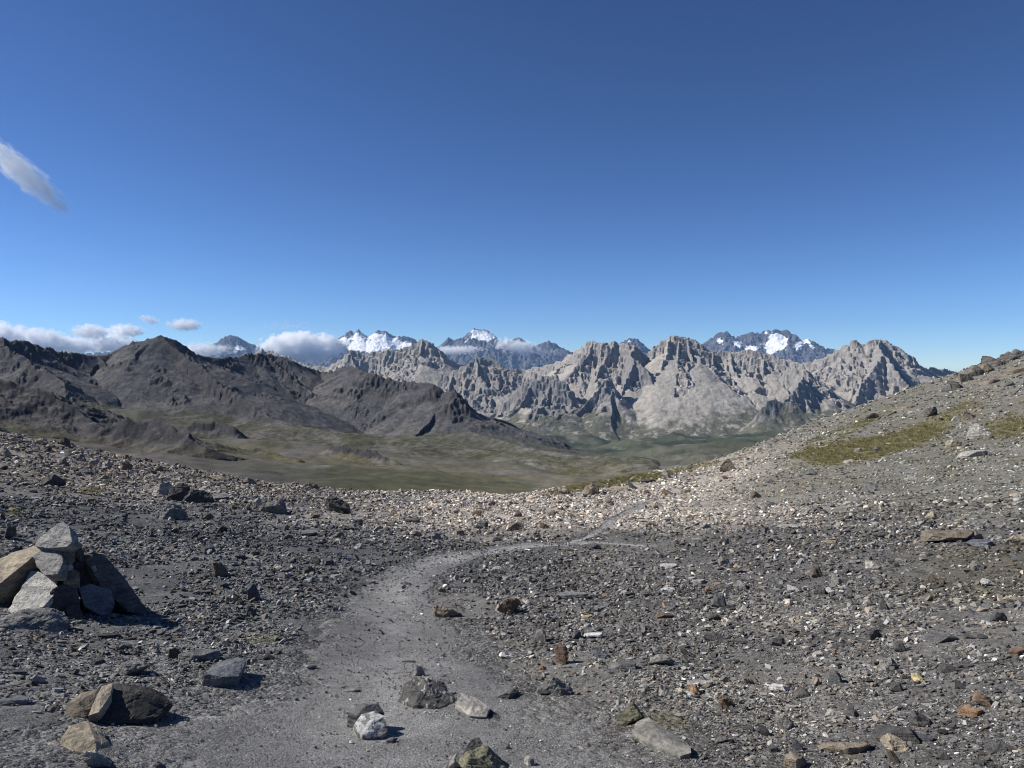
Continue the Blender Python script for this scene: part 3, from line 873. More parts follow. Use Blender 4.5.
def rock_bm(w, d, h, style, seed, detail=2):
    """an angular stone: a block with planes struck off it, then roughened; it stands on z = 0"""
    rng = random.Random(seed)
    bm = bmesh.new()
    bmesh.ops.create_cube(bm, size=1.0)
    ncut = {'b': 15, 's': 9, 'w': 10, 'u': 9, 'q': 12}[style]
    for _ in range(ncut):
        if style == 's':
            n = Vector((rng.gauss(0, 1), rng.gauss(0, 1), rng.gauss(0, .22))).normalized(); dist = rng.uniform(.36, .5)
        else:
            n = Vector((rng.gauss(0, 1), rng.gauss(0, 1), rng.gauss(.35, .8))).normalized(); dist = rng.uniform(.29, .46)
        g = bm.verts[:] + bm.edges[:] + bm.faces[:]
        r = bmesh.ops.bisect_plane(bm, geom=g, plane_co=n * dist, plane_no=n, clear_outer=True)
        ed = [e for e in r['geom_cut'] if isinstance(e, bmesh.types.BMEdge)]
        if ed:
            bmesh.ops.edgeloop_fill(bm, edges=ed)
    if style == 'w':
        for v in bm.verts:
            t = v.co.x + .5
            v.co.z = -.5 + (v.co.z + .5) * (1.0 - .72 * t)
    if style in 'bu':
        lean = rng.uniform(-.25, .25)
        for v in bm.verts:
            t = v.co.z + .5
            v.co.x = v.co.x * (1 - .35 * t) + lean * t; v.co.y *= 1 - .3 * t
    if style == 's':
        for v in bm.verts:
            v.co.z += .18 * v.co.x
    xs = [v.co for v in bm.verts]
    lo = Vector((min(c[i] for c in xs) for i in range(3))); hi = Vector((max(c[i] for c in xs) for i in range(3)))
    for v in bm.verts:
        for i, s in enumerate((w, d, h)):
            v.co[i] = ((v.co[i] - lo[i]) / max(hi[i] - lo[i], 1e-6) - (.5 if i < 2 else 0)) * s
    bmesh.ops.triangulate(bm, faces=bm.faces)
    size = max(w, d, h)
    for _ in range(detail):
        lim = size / (5 * 2 ** _)
        ed = [e for e in bm.edges if e.calc_length() > lim]
        if ed:
            bmesh.ops.subdivide_edges(bm, edges=ed, cuts=1)
            bmesh.ops.triangulate(bm, faces=bm.faces)
    if detail:
        bmesh.ops.smooth_vert(bm, verts=bm.verts, factor=.35, use_axis_x=True, use_axis_y=True, use_axis_z=True)
        roughen(bm, size, min(w, d, h), seed, .11 if detail > 1 else .07)
    return bm


def roughen(bm, size, thin, seed, amp):
    # facets first: broad steps, then fine grain
    bm.normal_update()
    P = np.array([v.co[:] for v in bm.verts]); Nn = np.array([v.normal[:] for v in bm.verts])
    s = seed % 97
    a = P / (size * .34); b = P / (size * .12); c = P / (size * .05)
    q = perlin(a[:, 0] + a[:, 2] * .7 + s, a[:, 1] - a[:, 2] * .6, 7) + .5 * perlin(b[:, 0] + b[:, 2] * .6, b[:, 1] + b[:, 2] * .8 + s, 9)
    n = .5 * q + .55 * np.round(q * 3.5) / 3.5
    lay = perlin(c[:, 2] * 1.3 + s, b[:, 0] * .3 + b[:, 1] * .3, 13)
    n = n + .35 * np.round(lay * 2) / 2 + .25 * perlin(c[:, 0] + c[:, 2], c[:, 1] + c[:, 2] * .5, 15)
    D = Nn * (n * amp * (.5 * thin + .12 * size))[:, None]
    for v, dd in zip(bm.verts, D):
        v.co.x += dd[0]; v.co.y += dd[1]; v.co.z += dd[2]


def mesh_obj(name, bm, mat, smooth=False):
    me = bpy.data.meshes.new(name); bm.to_mesh(me); bm.free()
    for p in me.polygons: p.use_smooth = smooth
    me.materials.append(mat)
    o = bpy.data.objects.new(name, me); COL.objects.link(o)
    return o


M_ROCK = mat_rock('schist_stone', 'object', 1.0)
M_FAR = mat_rock('hillside_stone', 'object', .35)
M_VEIN = mat_rock('veined_stone', 'object', 1.0, veins=True)
M_STRIPE = mat_rock('striped_stone', 'object', 1.6, veins=True, vpos=.57, vcol=(.34, .335, .32), vs=(9, 3, 2))
M_QUARTZ = mat_rock('quartz_stone', 'object', 2.2, veins=True, strata=False, vpos=.44, vcol=(.47, .465, .445), vs=(4, 4, 4))
M_SCREE = mat_rock('scree_stone', 'instance')
PROTO_MESH = {}


def proto(style, k):
    key = (style, k)
    if key not in PROTO_MESH:
        bm = rock_bm(1, .8, .62 if style != 's' else .26, style, 500 + k * 7 + ord(style), 2)
        me = bpy.data.meshes.new('stone_shape'); bm.to_mesh(me); bm.free(); me.materials.append(M_ROCK)
        PROTO_MESH[key] = me
    return PROTO_MESH[key]


ROCKS = []     # (object, px, base row, width px, short landmark name or None)


def place_rock(cx, base, w, h, tint, style, label, short=None, seed=None, mat=None, group=None, rz=None, uniq=True, depth=None, sink=.12, name=None):
    p = hit(cx, base)
    dist = math.sqrt(p[0] ** 2 + p[1] ** 2 + (p[2] - CAMZ) ** 2)
    m = dist / F
    seed = seed if seed is not None else int(cx * 13 + base * 7)
    rng = random.Random(seed)
    sa = (CAMZ - p[2]) / dist
    W = w * m
    if style == 's':
        H = h * m * .5; D = min(max(h * m * .5 / max(sa, .12), W * .4), W * 1.1)
    else:
        D = W * rng.uniform(.6, .8); H = max(h * m - D * sa * .35, h * m * .55)
    if depth: D = W * depth
    if base < 500: sink = max(sink, .28)
    H *= 1 + sink
    # the contact row is the front of the stone: move its middle back by half its depth
    k = 1 + D * .42 / math.hypot(p[0], p[1])
    x, y = p[0] * k, p[1] * k
    face = -math.atan2(x, y)
    rot = face + (rng.uniform(-.35, .35) if rz is None else rz)
    c = np.array(TINT[tint]) * rng.uniform(.88, 1.12)
    nm = name or ('boulder' if W > .55 else 'flat_stone' if style == 's' else 'stone')
    mt = mat or (M_FAR if W > .8 else M_ROCK)
    if uniq:
        bm = rock_bm(W, D, H, style, seed, 4 if w > 28 else 3 if w > 14 else 2)
        o = mesh_obj(nm, bm, mt)
        sc = 1
    else:
        o = bpy.data.objects.new(nm, proto(style, seed % 9)); COL.objects.link(o)
        o.scale = (W, D / .8, H / (.26 if style == 's' else .62))
    # tilt with the ground
    e = .3 * D + .02
    gx = float(hground(x + e, y) - hground(x - e, y)) / (2 * e); gy = float(hground(x, y + e) - hground(x, y - e)) / (2 * e)
    nrm = Vector((-gx * .7, -gy * .7, 1)).normalized()
    q = nrm.to_track_quat('Z', 'Y')
    up = Vector((0, 0, 1)).rotation_difference(nrm)
    o.rotation_euler = (up.to_matrix() @ Matrix.Rotation(rot, 3, 'Z')).to_euler()
    o.location = (x, y, float(hground(x, y)) - H * sink)
    o.color = (*c, 1)
    tag(o, label, 'rock', group)
    ROCKS.append((o, cx, base - h / 2, w, short))
    return o


exec_list = '''
52 487 22 12 d b|dark grey boulder standing alone on the stony rise far left|lone dark boulder
162 496 17 14 p b|pale rock at the left end of the dark boulder pair|pale end rock
178 501 22 17 d b|rounded dark boulder, left one of the touching pair|dark boulder pair
199 503 26 15 d b|wider dark boulder, right one of the touching pair|
168 519 29 17 g w|grey wedge boulder just below the touching pair of dark boulders|grey wedge boulder
10 539 9 11 d u|small black upright stone just above the cairn at the frame edge|
6 457 12 7 t b|tan stone on the brow at the far left edge|
64 446 9 8 d b|dark stone standing up on the left skyline|dark skyline stone
92 465 9 6 p b|pale rounded stone on the left rise, left one of two|
107 468 9 7 p b|pale stone on the left rise, right one of two|pale stones on the rise
125 470 11 8 r b|rusty brown stone on the left rise|rusty stone on the rise
215 480 16 8 t s|tan slab lying on the brow above the boulder pair|tan slab on the brow
219 501 20 10 g s|flat grey stone right beside the boulder pair|
257 506 8 8 p b|small pale block just left of the low grey boulder|
274 514 25 13 g b|low broad grey boulder in the middle of the left rise|low grey boulder
314 489 12 8 n b|brownish stone on the brow before the green meadow|brown brow stone
337 513 24 15 d b|black two humped boulder standing before the green meadow|two humped black boulder
358 549 9 6 p b|cream coloured stone left of the bend in the path|cream stone
318 566 6 8 d u|tiny black upright stone on the dark grit left of the path|tiny black upright
309 536 15 7 g s|grey flat stone above the dark grit left of the path|
284 530 12 6 g b|grey stone on the rise below the low grey boulder|
412 523 18 6 d s|dark slab edge in the gravel above the bend of the path|dark slab edge
592 495 15 13 n u|brown pointed rock standing on the brow beyond the path|pointed brow rock
565 494 12 7 t b|tan stone on the brow left of the pointed rock|
618 492 20 9 t s|tan slab on the brow right of the pointed rock|
634 489 13 10 p w|pale wedge stone on the grassy brow|pale wedge on the brow
648 483 15 6 d s|dark slab on the grassy brow beside the pale wedge|
667 478 10 7 p b|pale block in the grass of the right brow|
729 471 16 13 n b|brown rock with a dark top on the right slope edge|brown slope edge rock
750 464 10 5 p s|pale flat stone on the skyline right of the brown slope edge rock|
769 448 11 6 p b|pale stone on the lower skyline of the right slope|
812 475 12 6 g b|grey stone below the left tip of the grass patch|
849 463 11 5 p s|pale flat stone at the lower edge of the grass patch|pale stone under the grass
858 452 8 4 p b|small pale stone lying inside the grass patch|
872 419 12 6 k b|dark stone on the right slope above the grass patch|
907 409 11 5 n s|brown flat stone on the right skyline below the outcrop|
928 417 15 9 k b|dark rock on the upper right slope|dark upper slope rock
970 419 11 8 n w|brown tilted stone on the upper right slope|
947 392 9 7 g b|grey stone on the skyline at the foot of the outcrop|
958 389 13 10 k w|dark crag at the lower end of the skyline outcrop|lowest outcrop crag
968 381 10 8 k w|narrow dark crag just above the lowest crag of the outcrop|
977 376 14 10 k b|dark blocky crag in the middle of the skyline outcrop|middle outcrop crag
988 372 12 8 n b|brown crag between the middle and the large crag of the outcrop|
998 366 22 11 k w|large dark crag of the skyline outcrop near the top|large outcrop crag
1010 361 15 8 k b|dark crag right of the large outcrop crag|
1021 357 14 8 g b|grey crag on the very top of the right skyline|
990 384 16 7 n s|brown ledge below the large outcrop crag|
1012 374 18 7 n s|flat brown ledge at the right edge below the outcrop top|
981 438 21 14 p b|large pale grey boulder on the right slope above the grass|large pale slope boulder
973 457 22 10 p s|flat pale slab below the large boulder of the right slope|
954 447 12 7 t b|tan stone just left of the flat pale slab on the slope|
787 528 21 6 p s|long pale slab lying alone on the grey scree right of the path end|long pale slab
830 545 12 5 t s|tan flat stone on the scree below and right of the long pale slab|
945 543 40 16 n s|brown layered ledge of rock breaking out of the right scree|brown layered ledge
975 539 15 9 t b|tan block just right of the brown layered ledge|
980 547 21 8 b s|blue grey slab below the tan block by the layered ledge|
1016 546 16 10 t b|tan boulder at the right edge beside the layered ledge|
873 568 12 7 p w|pale wedge stone left of and below the layered ledge|pale wedge on the scree
931 518 10 6 t b|tan stone above the brown layered ledge|
667 592 15 5 w s|low white quartz lump in the dark gravel right of the path|low quartz lump
699 584 12 6 p s|pale broken quartz patch beside the orange stone|
709 592 8 6 o b|small orange stone among white quartz in the dark gravel|small orange stone
723 599 7 5 w b|bright white pebble below the orange stone|
448 617 27 15 n w|brown and dark wedge rock at the right edge of the path|brown wedge by the path
509 613 25 17 r b|rusty red brown rock with pale rim in the stony field|rusty red rock
499 611 9 10 p b|pale chip leaning on the left side of the rusty red rock|
527 604 7 5 w b|white pebble just right of the rusty red rock|
547 619 6 6 w b|bright white sharp pebble below the rusty red rock|
571 600 30 9 g s|long grey slab behind the rusty red rock|long grey slab behind
593 638 17 7 w s|jagged white quartz slab in the stony field|jagged quartz slab
587 619 10 5 y s|yellow stone above the jagged quartz slab|yellow stone
600 659 19 10 b b|blue grey rounded stone above the pale slab|
622 669 26 10 g s|pale grey slab in the grassy patch right of the path|
562 664 13 17 r u|brown upright stone standing on edge in the stony field|brown upright stone
542 669 6 5 o b|tiny bright orange stone left of the brown upright stone|
664 619 15 7 r s|flat rusty stone above the white pebble on open gravel|flat rusty stone
681 635 6 5 w b|white pebble alone on open gravel left of the black rock|
716 644 18 8 d w|black wedge rock on open gravel|black wedge rock
688 656 13 7 d w|small black pointed rock left of the black wedge rock|
665 697 11 11 p w|pale sharp wedge stone in the stony field|pale sharp wedge
700 686 23 9 p s|pale tan slab with an orange stone at its foot|pale tan slab
695 694 11 9 o b|orange stone at the foot of the pale tan slab|
728 708 15 11 r w|brown tilted stone right of the pale tan slab|brown tilted stone
631 726 26 19 v b|olive brown boulder behind the long slab|olive boulder
778 691 16 8 w s|crumbling white quartz patch right in the stony field|crumbling quartz patch
800 698 15 8 d b|dark stone right of the crumbling quartz patch|
796 771 18 14 n u|brown rock cut by the bottom edge of the picture|
896 752 23 15 t b|tan square block in front of the dark slab|tan square block
845 753 42 12 n s|long brown slab with a dark front edge|long brown slab
895 742 34 16 d s|dark slate slab just behind the tan square block|
986 706 17 12 r b|red brown rounded stone near the right edge|red brown stone
972 715 19 10 o s|orange flat stone below the red brown stone|
922 727 17 13 d b|dark rough rock above the tan square block|dark rough rock
919 684 11 9 y w|bright yellow stone in the grey scree|bright yellow stone
941 642 24 11 g s|grey broad slab at the edge of the brown gravel strip|grey broad slab
888 672 16 11 p b|pale grey rock above the yellow stone|
875 638 13 10 d u|black jagged rock with a pale neighbour on the scree|black jagged rock
836 722 17 10 p b|pale angular stone above the long brown slab|
946 672 14 8 d b|dark stone right of the pale grey rock|
1018 656 12 8 r s|rusty stone at the right edge below the brown gravel strip|
199 662 34 13 g s|flat grey slab in front of the small dark stone|flat grey slab left
174 659 11 10 d b|small dark stone beside the flat grey slab|
134 676 25 12 g b|broken grey stone behind the two part boulder|
10 705 24 9 b s|blue grey slab lying at the left edge of the picture|
352 690 16 5 g s|small flat grey stone on the path left of the striped boulder|
311 667 10 5 g s|small grey stone alone in the middle of the path|
308 668 7 4 p b|tiny pale stone touching the small grey stone on the path|
408 661 14 4 d s|thin dark slate lying on the path above the striped boulder|
419 674 11 12 p u|pale pointed stone on top edge of the striped boulder|
505 697 26 16 g s|grey flat triangular stone on the path right of the striped boulder|
559 696 24 17 g w|grey pointed stone with a black shaded side at the path edge|grey pointed stone
545 695 14 10 g b|grey rounded stone touching the left side of the grey pointed stone|
472 752 22 14 d b|dark stone behind the lichen spotted boulder|
482 776 44 26 v b|lichen spotted boulder at the bottom edge below the striped boulder|lichen spotted boulder
456 765 13 12 p b|pale stone left of the lichen spotted boulder|
529 763 12 10 p b|small pale stone alone on the grit right of the lichen boulder|
391 740 11 6 g b|little grey stone in the shade right of the white quartz boulder|
96 767 22 15 p w|pale split stone in front of the tan craggy rock|
158 766 11 7 g b|grey pebble on the grit right of the tan craggy rock|
'''
for ln in exec_list.strip().splitlines():
    a, label, short = ln.split('|')
    f = a.split()
    mat = M_VEIN if len(f) > 6 else None
    place_rock(float(f[0]), float(f[1]), float(f[2]), float(f[3]), f[4], f[5], label, short.strip() or None, mat=mat)

# ------------------------------------------------------------------ the cairn: every stone an object, set against its neighbours
CA = hit(72, 617)
CD = math.sqrt(CA[0] ** 2 + CA[1] ** 2 + (CA[2] - CAMZ) ** 2)
CM = CD / F
_f = np.array([CA[0], CA[1], 0.]); _f /= np.linalg.norm(_f)
_r = np.array([_f[1], -_f[0], 0.])


def cpt(px, row, depth):
    """a point of the cairn seen at px,row, depth metres behind its front"""
    d = ray(px, row)
    t = (np.dot(CA, _f) + depth) / np.dot(d, _f) if True else 0
    p = np.array([0, 0, CAMZ]) + d * t
    return p


def set_ref(px, row):
    global CA, _f
    CA = hit(px, row)
    _f = np.array([CA[0], CA[1], 0.]); _f /= np.linalg.norm(_f)


def cairn_stone(outline, thick, tint, label, short=None, seed=1, group='stones of the cairn', name='cairn_stone', mat=None, detail=4, rough=.085):
    """front face through the given points (px, row, depth); the body goes back by thick metres"""
    P = [Vector(cpt(*q)) for q in outline]
    c = sum(P, Vector()) / len(P)
    nrm = Vector((0, 0, 0))
    for i in range(len(P)):
        a, b = P[i] - c, P[(i + 1) % len(P)] - c
        nrm += a.cross(b)
    nrm.normalize()
    if nrm.dot(c - Vector((0, 0, CAMZ))) < 0: nrm = -nrm
    bm = bmesh.new()
    rng = random.Random(seed)
    pts = []
    for p in P:
        pts.append(p)
        q = c + (p - c) * rng.uniform(.78, .98) + nrm * thick * rng.uniform(.8, 1.1)
        pts.append(q)
    pts.append(c - nrm * thick * .12)
    pts.append(c + nrm * thick * 1.1)
    for p in pts: bm.verts.new(p - c)
    r = bmesh.ops.convex_hull(bm, input=bm.verts)
    bmesh.ops.delete(bm, geom=[e for e in r['geom_interior'] if isinstance(e, bmesh.types.BMVert)], context='VERTS')
    bmesh.ops.triangulate(bm, faces=bm.faces)
    size = max(v.co.length for v in bm.verts) * 2
    for k in range(detail):
        lim = size / (4 * 2 ** k)
        ed = [e for e in bm.edges if e.calc_length() > lim]
        if ed:
            bmesh.ops.subdivide_edges(bm, edges=ed, cuts=1); bmesh.ops.triangulate(bm, faces=bm.faces)
    bmesh.ops.smooth_vert(bm, verts=bm.verts, factor=.3, use_axis_x=True, use_axis_y=True, use_axis_z=True)
    roughen(bm, size, thick, seed, rough)
    o = mesh_obj(name, bm, mat or M_ROCK)
    o.location = c
    o.color = (*np.array(TINT[tint] if isinstance(tint, str) else tint), 1)
    tag(o, label, 'rock', group)
    ROCKS.append((o, np.mean([q[0] for q in outline]), np.mean([q[1] for q in outline]), 30, short))
    return o


# core of the pile, seen in the gaps
cairn_stone([(28, 622, .30), (28, 575, .34), (60, 552, .36), (95, 556, .36), (118, 590, .33), (126, 622, .30)], .30, 'd', 'dark core stone in the gaps in the middle of the cairn', seed=5)
cairn_stone([(-26, 590, .42), (-26, 572, .62), (10, 553, .68), (34, 546, .6), (41, 550, .44), (26, 562, .34), (0, 583, .30), (-24, 612, .36), (4, 600, .38)], .10, 't', 'big tan slab leaning on the left side of the cairn', 'tan cairn slab', seed=9)
cairn_stone([(2, 620, .14), (14, 601, .18), (31, 571, .36), (38, 572, .31), (56, 580, .14), (58, 590, .05), (44, 606, -.04), (30, 616, -.02), (12, 622, .06)], .10, (.40, .395, .375), 'pale grey slab leaning on the front of the cairn', 'pale cairn slab', seed=14, detail=5)
cairn_stone([(33, 546, .32), (40, 536, .35), (63, 521, .28), (69, 526, .18), (72, 542, .02), (66, 547, .04), (48, 548, .18)], .10, (.26, .258, .25), 'smooth grey wedge on the very top of the cairn', 'cairn top stone', seed=22, detail=5)
cairn_stone([(33, 556, .28), (42, 549, .32), (60, 550, .18), (63, 562, .02), (58, 574, -.03), (44, 575, .07), (38, 568, .16)], .10, (.21, .205, .20), 'grey knobbly block under the top stone of the cairn', seed=27)
cairn_stone([(56, 549, .18), (62, 546, .22), (74, 550, .2), (76, 558, .12), (70, 563, .10), (62, 560, .10)], .13, 'n', 'small brown block right under the top stone of the cairn', seed=33, detail=3)
cairn_stone([(68, 545, .2), (79, 542, .22), (84, 553, .2), (82, 562, .19), (72, 558, .19)], .14, 'd', 'dark block at the right shoulder of the cairn', seed=35, detail=3)
cairn_stone([(66, 573, .10), (74, 569, .11), (80, 572, .10), (80, 588, .08), (70, 590, .08), (64, 584, .08)], .14, 'n', 'brown upright stone in the middle of the cairn front', seed=41, detail=3)
cairn_stone([(50, 592, .04), (62, 584, .07), (77, 590, .06), (79, 606, .03), (66, 616, .0), (52, 612, .01)], .18, 'd', 'dark block low in the middle of the cairn front', seed=44)
cairn_stone([(78, 588, .10), (90, 583, .14), (112, 590, .13), (115, 605, .08), (108, 619, .04), (84, 606, .04)], .10, 'b', 'blue grey slab leaning low on the front right of the cairn', seed=51)
cairn_stone([(85, 560, .27), (95, 553, .30), (104, 556, .30), (128, 582, .28), (148, 610, .22), (154, 619, .20), (128, 612, .16), (104, 590, .2)], .13, (.12, .122, .12), 'long dark slab leaning on the right side of the cairn', 'dark cairn slab', seed=57, detail=5)
cairn_stone([(66, 565, .06), (72, 564, .06), (74, 568, .06), (70, 571, .05), (66, 570, .05)], .05, 'p', 'small pale chip wedged in the middle of the cairn', seed=61, detail=2)
cairn_stone([(91, 567, .2), (95, 565, .2), (97, 570, .2), (94, 572, .19)], .04, 'p', 'tiny pale chip wedged by the right slab of the cairn', seed=63, detail=2)
cairn_stone([(66, 606, -.02), (80, 604, .0), (84, 618, -.03), (70, 622, -.06)], .10, 'd', 'dark flat stone at the foot of the cairn front', seed=66, detail=3)
cairn_stone([(-14, 626, -.45), (-10, 614, -.30), (30, 610, -.28), (64, 611, -.26), (69, 622, -.34), (66, 637, -.46), (20, 641, -.50), (-14, 642, -.5)], .22, (.20, .20, .195), 'broad layered slab lying right in front of the cairn', 'layered slab before the cairn', seed=71, name='flat_stone', detail=5, rough=.12)
cairn_stone([(-14, 661, -.9), (-10, 648, -.72), (30, 641, -.64), (58, 639, -.62), (62, 649, -.72), (50, 657, -.85), (20, 665, -.92)], .14, (.22, .22, .21), 'cracked flat slab in front of the layered slab by the cairn', 'cracked slab', seed=75, name='flat_stone', detail=5, rough=.12)

# single big rocks with an outline of their own
BIG = dict(group=None, name='boulder', detail=5, rough=.045)
set_ref(120, 722)
cairn_stone([(88, 715, .02), (93, 697, .10), (103, 684, .20), (126, 685, .22), (150, 687, .22), (164, 694, .20), (172, 704, .14), (158, 716, .02), (136, 723, -.03), (108, 723, -.04)], .34, (.066, .062, .056), 'large dark whale shaped boulder in the left foreground', 'large left boulder', seed=81, **BIG)
cairn_stone([(62, 720, .06), (66, 702, .13), (82, 692, .18), (98, 690, .16), (94, 704, .08), (86, 717, .03), (74, 722, .03)], .24, (.19, .165, .13), 'brown middle lobe leaning on the left end of the large dark boulder', seed=83, **BIG)
cairn_stone([(38, 720, .12), (44, 709, .16), (58, 703, .2), (60, 712, .14), (52, 719, .1)], .16, (.13, .115, .1), 'small brown end lobe farthest left of the large dark boulder', seed=85, **BIG)
cairn_stone([(87, 716, -.02), (95, 699, .06), (102, 686, .15), (113, 683, .15), (110, 696, .06), (99, 712, -.03)], .10, (.30, .265, .21), 'sunlit tan facet of the large dark boulder, added as a slab beside the brown lobe', seed=86, **BIG)  # the boulder's sunlit crest facet, added as a separate paler stone
set_ref(88, 752)
cairn_stone([(62, 738, .10), (70, 726, .2), (88, 721, .24), (100, 729, .2), (113, 744, .08), (110, 755, 0), (96, 754, -.04), (76, 751, 0)], .26, 't', 'tan craggy rock in front of the large dark boulder', 'tan craggy rock', seed=87, **BIG)
set_ref(663, 755)
cairn_stone([(632, 731, .22), (636, 721, .36), (648, 717, .42), (668, 730, .24), (691, 744, .02), (692, 752, -.06), (680, 756, -.08), (654, 745, .06)], .16, (.21, .205, .185), 'long lichen grey slab lying at the lower edge of the picture', 'long lichen slab', seed=101, group=None, name='flat_stone', detail=5, rough=.05)
set_ref(226, 686)
cairn_stone([(204, 673, .0), (212, 666, .12), (226, 660, .24), (246, 657, .28), (247, 661, .22), (239, 676, .0), (222, 677, -.04)], .12, 'b', 'flat topped blue grey wedge slab on the grit left of the path', 'blue grey wedge slab', seed=103, group=None, name='flat_stone', detail=4, rough=.05)
set_ref(370, 737)
cairn_stone([(347, 712, .16), (358, 703, .2), (378, 703, .2), (384, 713, .16), (372, 712, .14), (356, 716, .12)], .22, 'g', 'grey rounded rock right behind the white quartz boulder', seed=89, **BIG)
cairn_stone([(354, 726, .06), (362, 715, .12), (376, 710, .14), (386, 716, .1), (388, 731, .03), (380, 737, 0), (362, 735, 0)], .2, (.20, .195, .185), 'grey boulder with a white quartz face standing in the path', 'white quartz boulder', seed=91, mat=M_QUARTZ, **BIG)
set_ref(428, 706)
cairn_stone([(398, 699, .12), (404, 687, .22), (417, 677, .3), (428, 678, .24), (443, 681, .28), (453, 693, .2), (459, 702, .1), (440, 707, 0), (416, 705, .02)], .28, (.09, .088, .084), 'dark boulder striped with thin white veins standing in the path', 'striped boulder', seed=93, mat=M_STRIPE, group=None, name='boulder', detail=5, rough=.08)
set_ref(472, 716)
cairn_stone([(456, 704, .1), (462, 694, .18), (476, 697, .16), (490, 708, .06), (486, 717, 0), (470, 716, 0)], .2, 'p', 'pale rock at the right foot of the striped boulder', 'pale rock at its foot', seed=95, **BIG)
cairn_stone([(484, 716, .06), (490, 709, .1), (502, 717, .04), (512, 731, -.06), (504, 732, -.08), (490, 725, -.02)], .14, 'd', 'dark shape standing in for shadow, right end of the chain below the striped boulder', seed=97, **BIG)  # dark body put where the chain of rocks casts its shadow

# ------------------------------------------------------------------ further single stones, described by the stones near them
GEN = []


def place_generic(n_target):
    taken = [(r[1], r[2], r[3]) for r in ROCKS]
    rng = random.Random(2024)
    tries = 0
    while len(GEN) < n_target and tries < 6000:
        tries += 1
        px = rng.uniform(4, 1020)
        row = 768 - (768 - 440) * rng.random() ** 1.0
        lim = np.interp(px, [0, 128, 256, 384, 512, 600, 700, 800, 900, 1024], [434, 461, 484, 497, 500, 487, 468, 437, 402, 362])
        if rng.random() < .22: row = rng.uniform(lim + 1, lim + 60)
        if row < lim + 1: continue
        p = hit(px, row)
        pm = float(path_mask(np.array([p[0]]), np.array([p[1]]))[0])
        if pm > -.12 and rng.random() < .95: continue
        if 0 < px < 160 and 515 < row < 628: continue
        if 690 < row and px < 330 and rng.random() < .8: continue
        w = min(7.5 + rng.paretovariate(2.2) * 2.2, 22)
        if row < 520: w *= .8
        if px > 690 and row < 490 and rng.random() < .75: continue
        if any(abs(px - a) < (w + c) * .6 and abs(row - b) < (w + c) * .45 for a, b, c in taken): continue
        taken.append((px, row, w))
        far = row < 540
        if 0 < px < 330 and far: tint = rng.choice('ggnnptgd')
        elif 380 < px < 760 and far: tint = rng.choice('tpptnngr')
        elif far: tint = rng.choice('ggpppggt')
        else: tint = rng.choice('ggggbbddpppnwg')
        style = rng.choice('ssbwbu') if row > 560 else rng.choice('sbbwb')
        h = w * (rng.uniform(.28, .45) if style == 's' else rng.uniform(.45, .75) if style != 'u' else rng.uniform(.8, 1.1))
        o = place_rock(px, row, w, h, tint, style, 'x', seed=tries + 900, uniq=False, group='loose stones on the pass')
        ROCKS.pop()
        GEN.append((o, px, row, w, tint, style))


place_generic(176)
WORD = {'g': 'grey', 'd': 'dark', 'p': 'pale', 't': 'tan', 'r': 'brown', 'w': 'white', 'b': 'blue grey', 'n': 'brownish'}
SHAPE = {'s': 'flat stone', 'b': 'blocky stone', 'w': 'wedge stone', 'u': 'upright stone'}
ORD = ['nearest', 'second nearest', 'third nearest', 'fourth nearest', 'fifth nearest', 'sixth nearest', 'seventh nearest', 'eighth nearest', 'ninth nearest', 'tenth nearest', 'eleventh nearest', 'twelfth nearest', 'thirteenth nearest', 'fourteenth nearest']
LAND = [(r[1], r[2], r[4]) for r in ROCKS if r[4]]
buckets = {}
for g in GEN:
    best = min(LAND, key=lambda l: math.hypot(l[0] - g[1], (l[1] - g[2]) * 1.3))
    dx, dy = g[1] - best[0], (g[2] - best[1]) * 1.3
    side = ('right of' if dx > 0 else 'left of') if abs(dx) > abs(dy) else ('below' if dy > 0 else 'above')
    buckets.setdefault((best[2], side), []).append((math.hypot(dx, dy), g))
for (lm, side), lst in buckets.items():
    lst.sort(key=lambda t: t[0])
    same = {}
    for d, g in lst:
        desc = f'{WORD[g[4]]} {SHAPE[g[5]]}'
        k = same.get(desc, 0); same[desc] = k + 1
        g[0]['label'] = f'small {desc}, {ORD[k]} one {side} the {lm}'

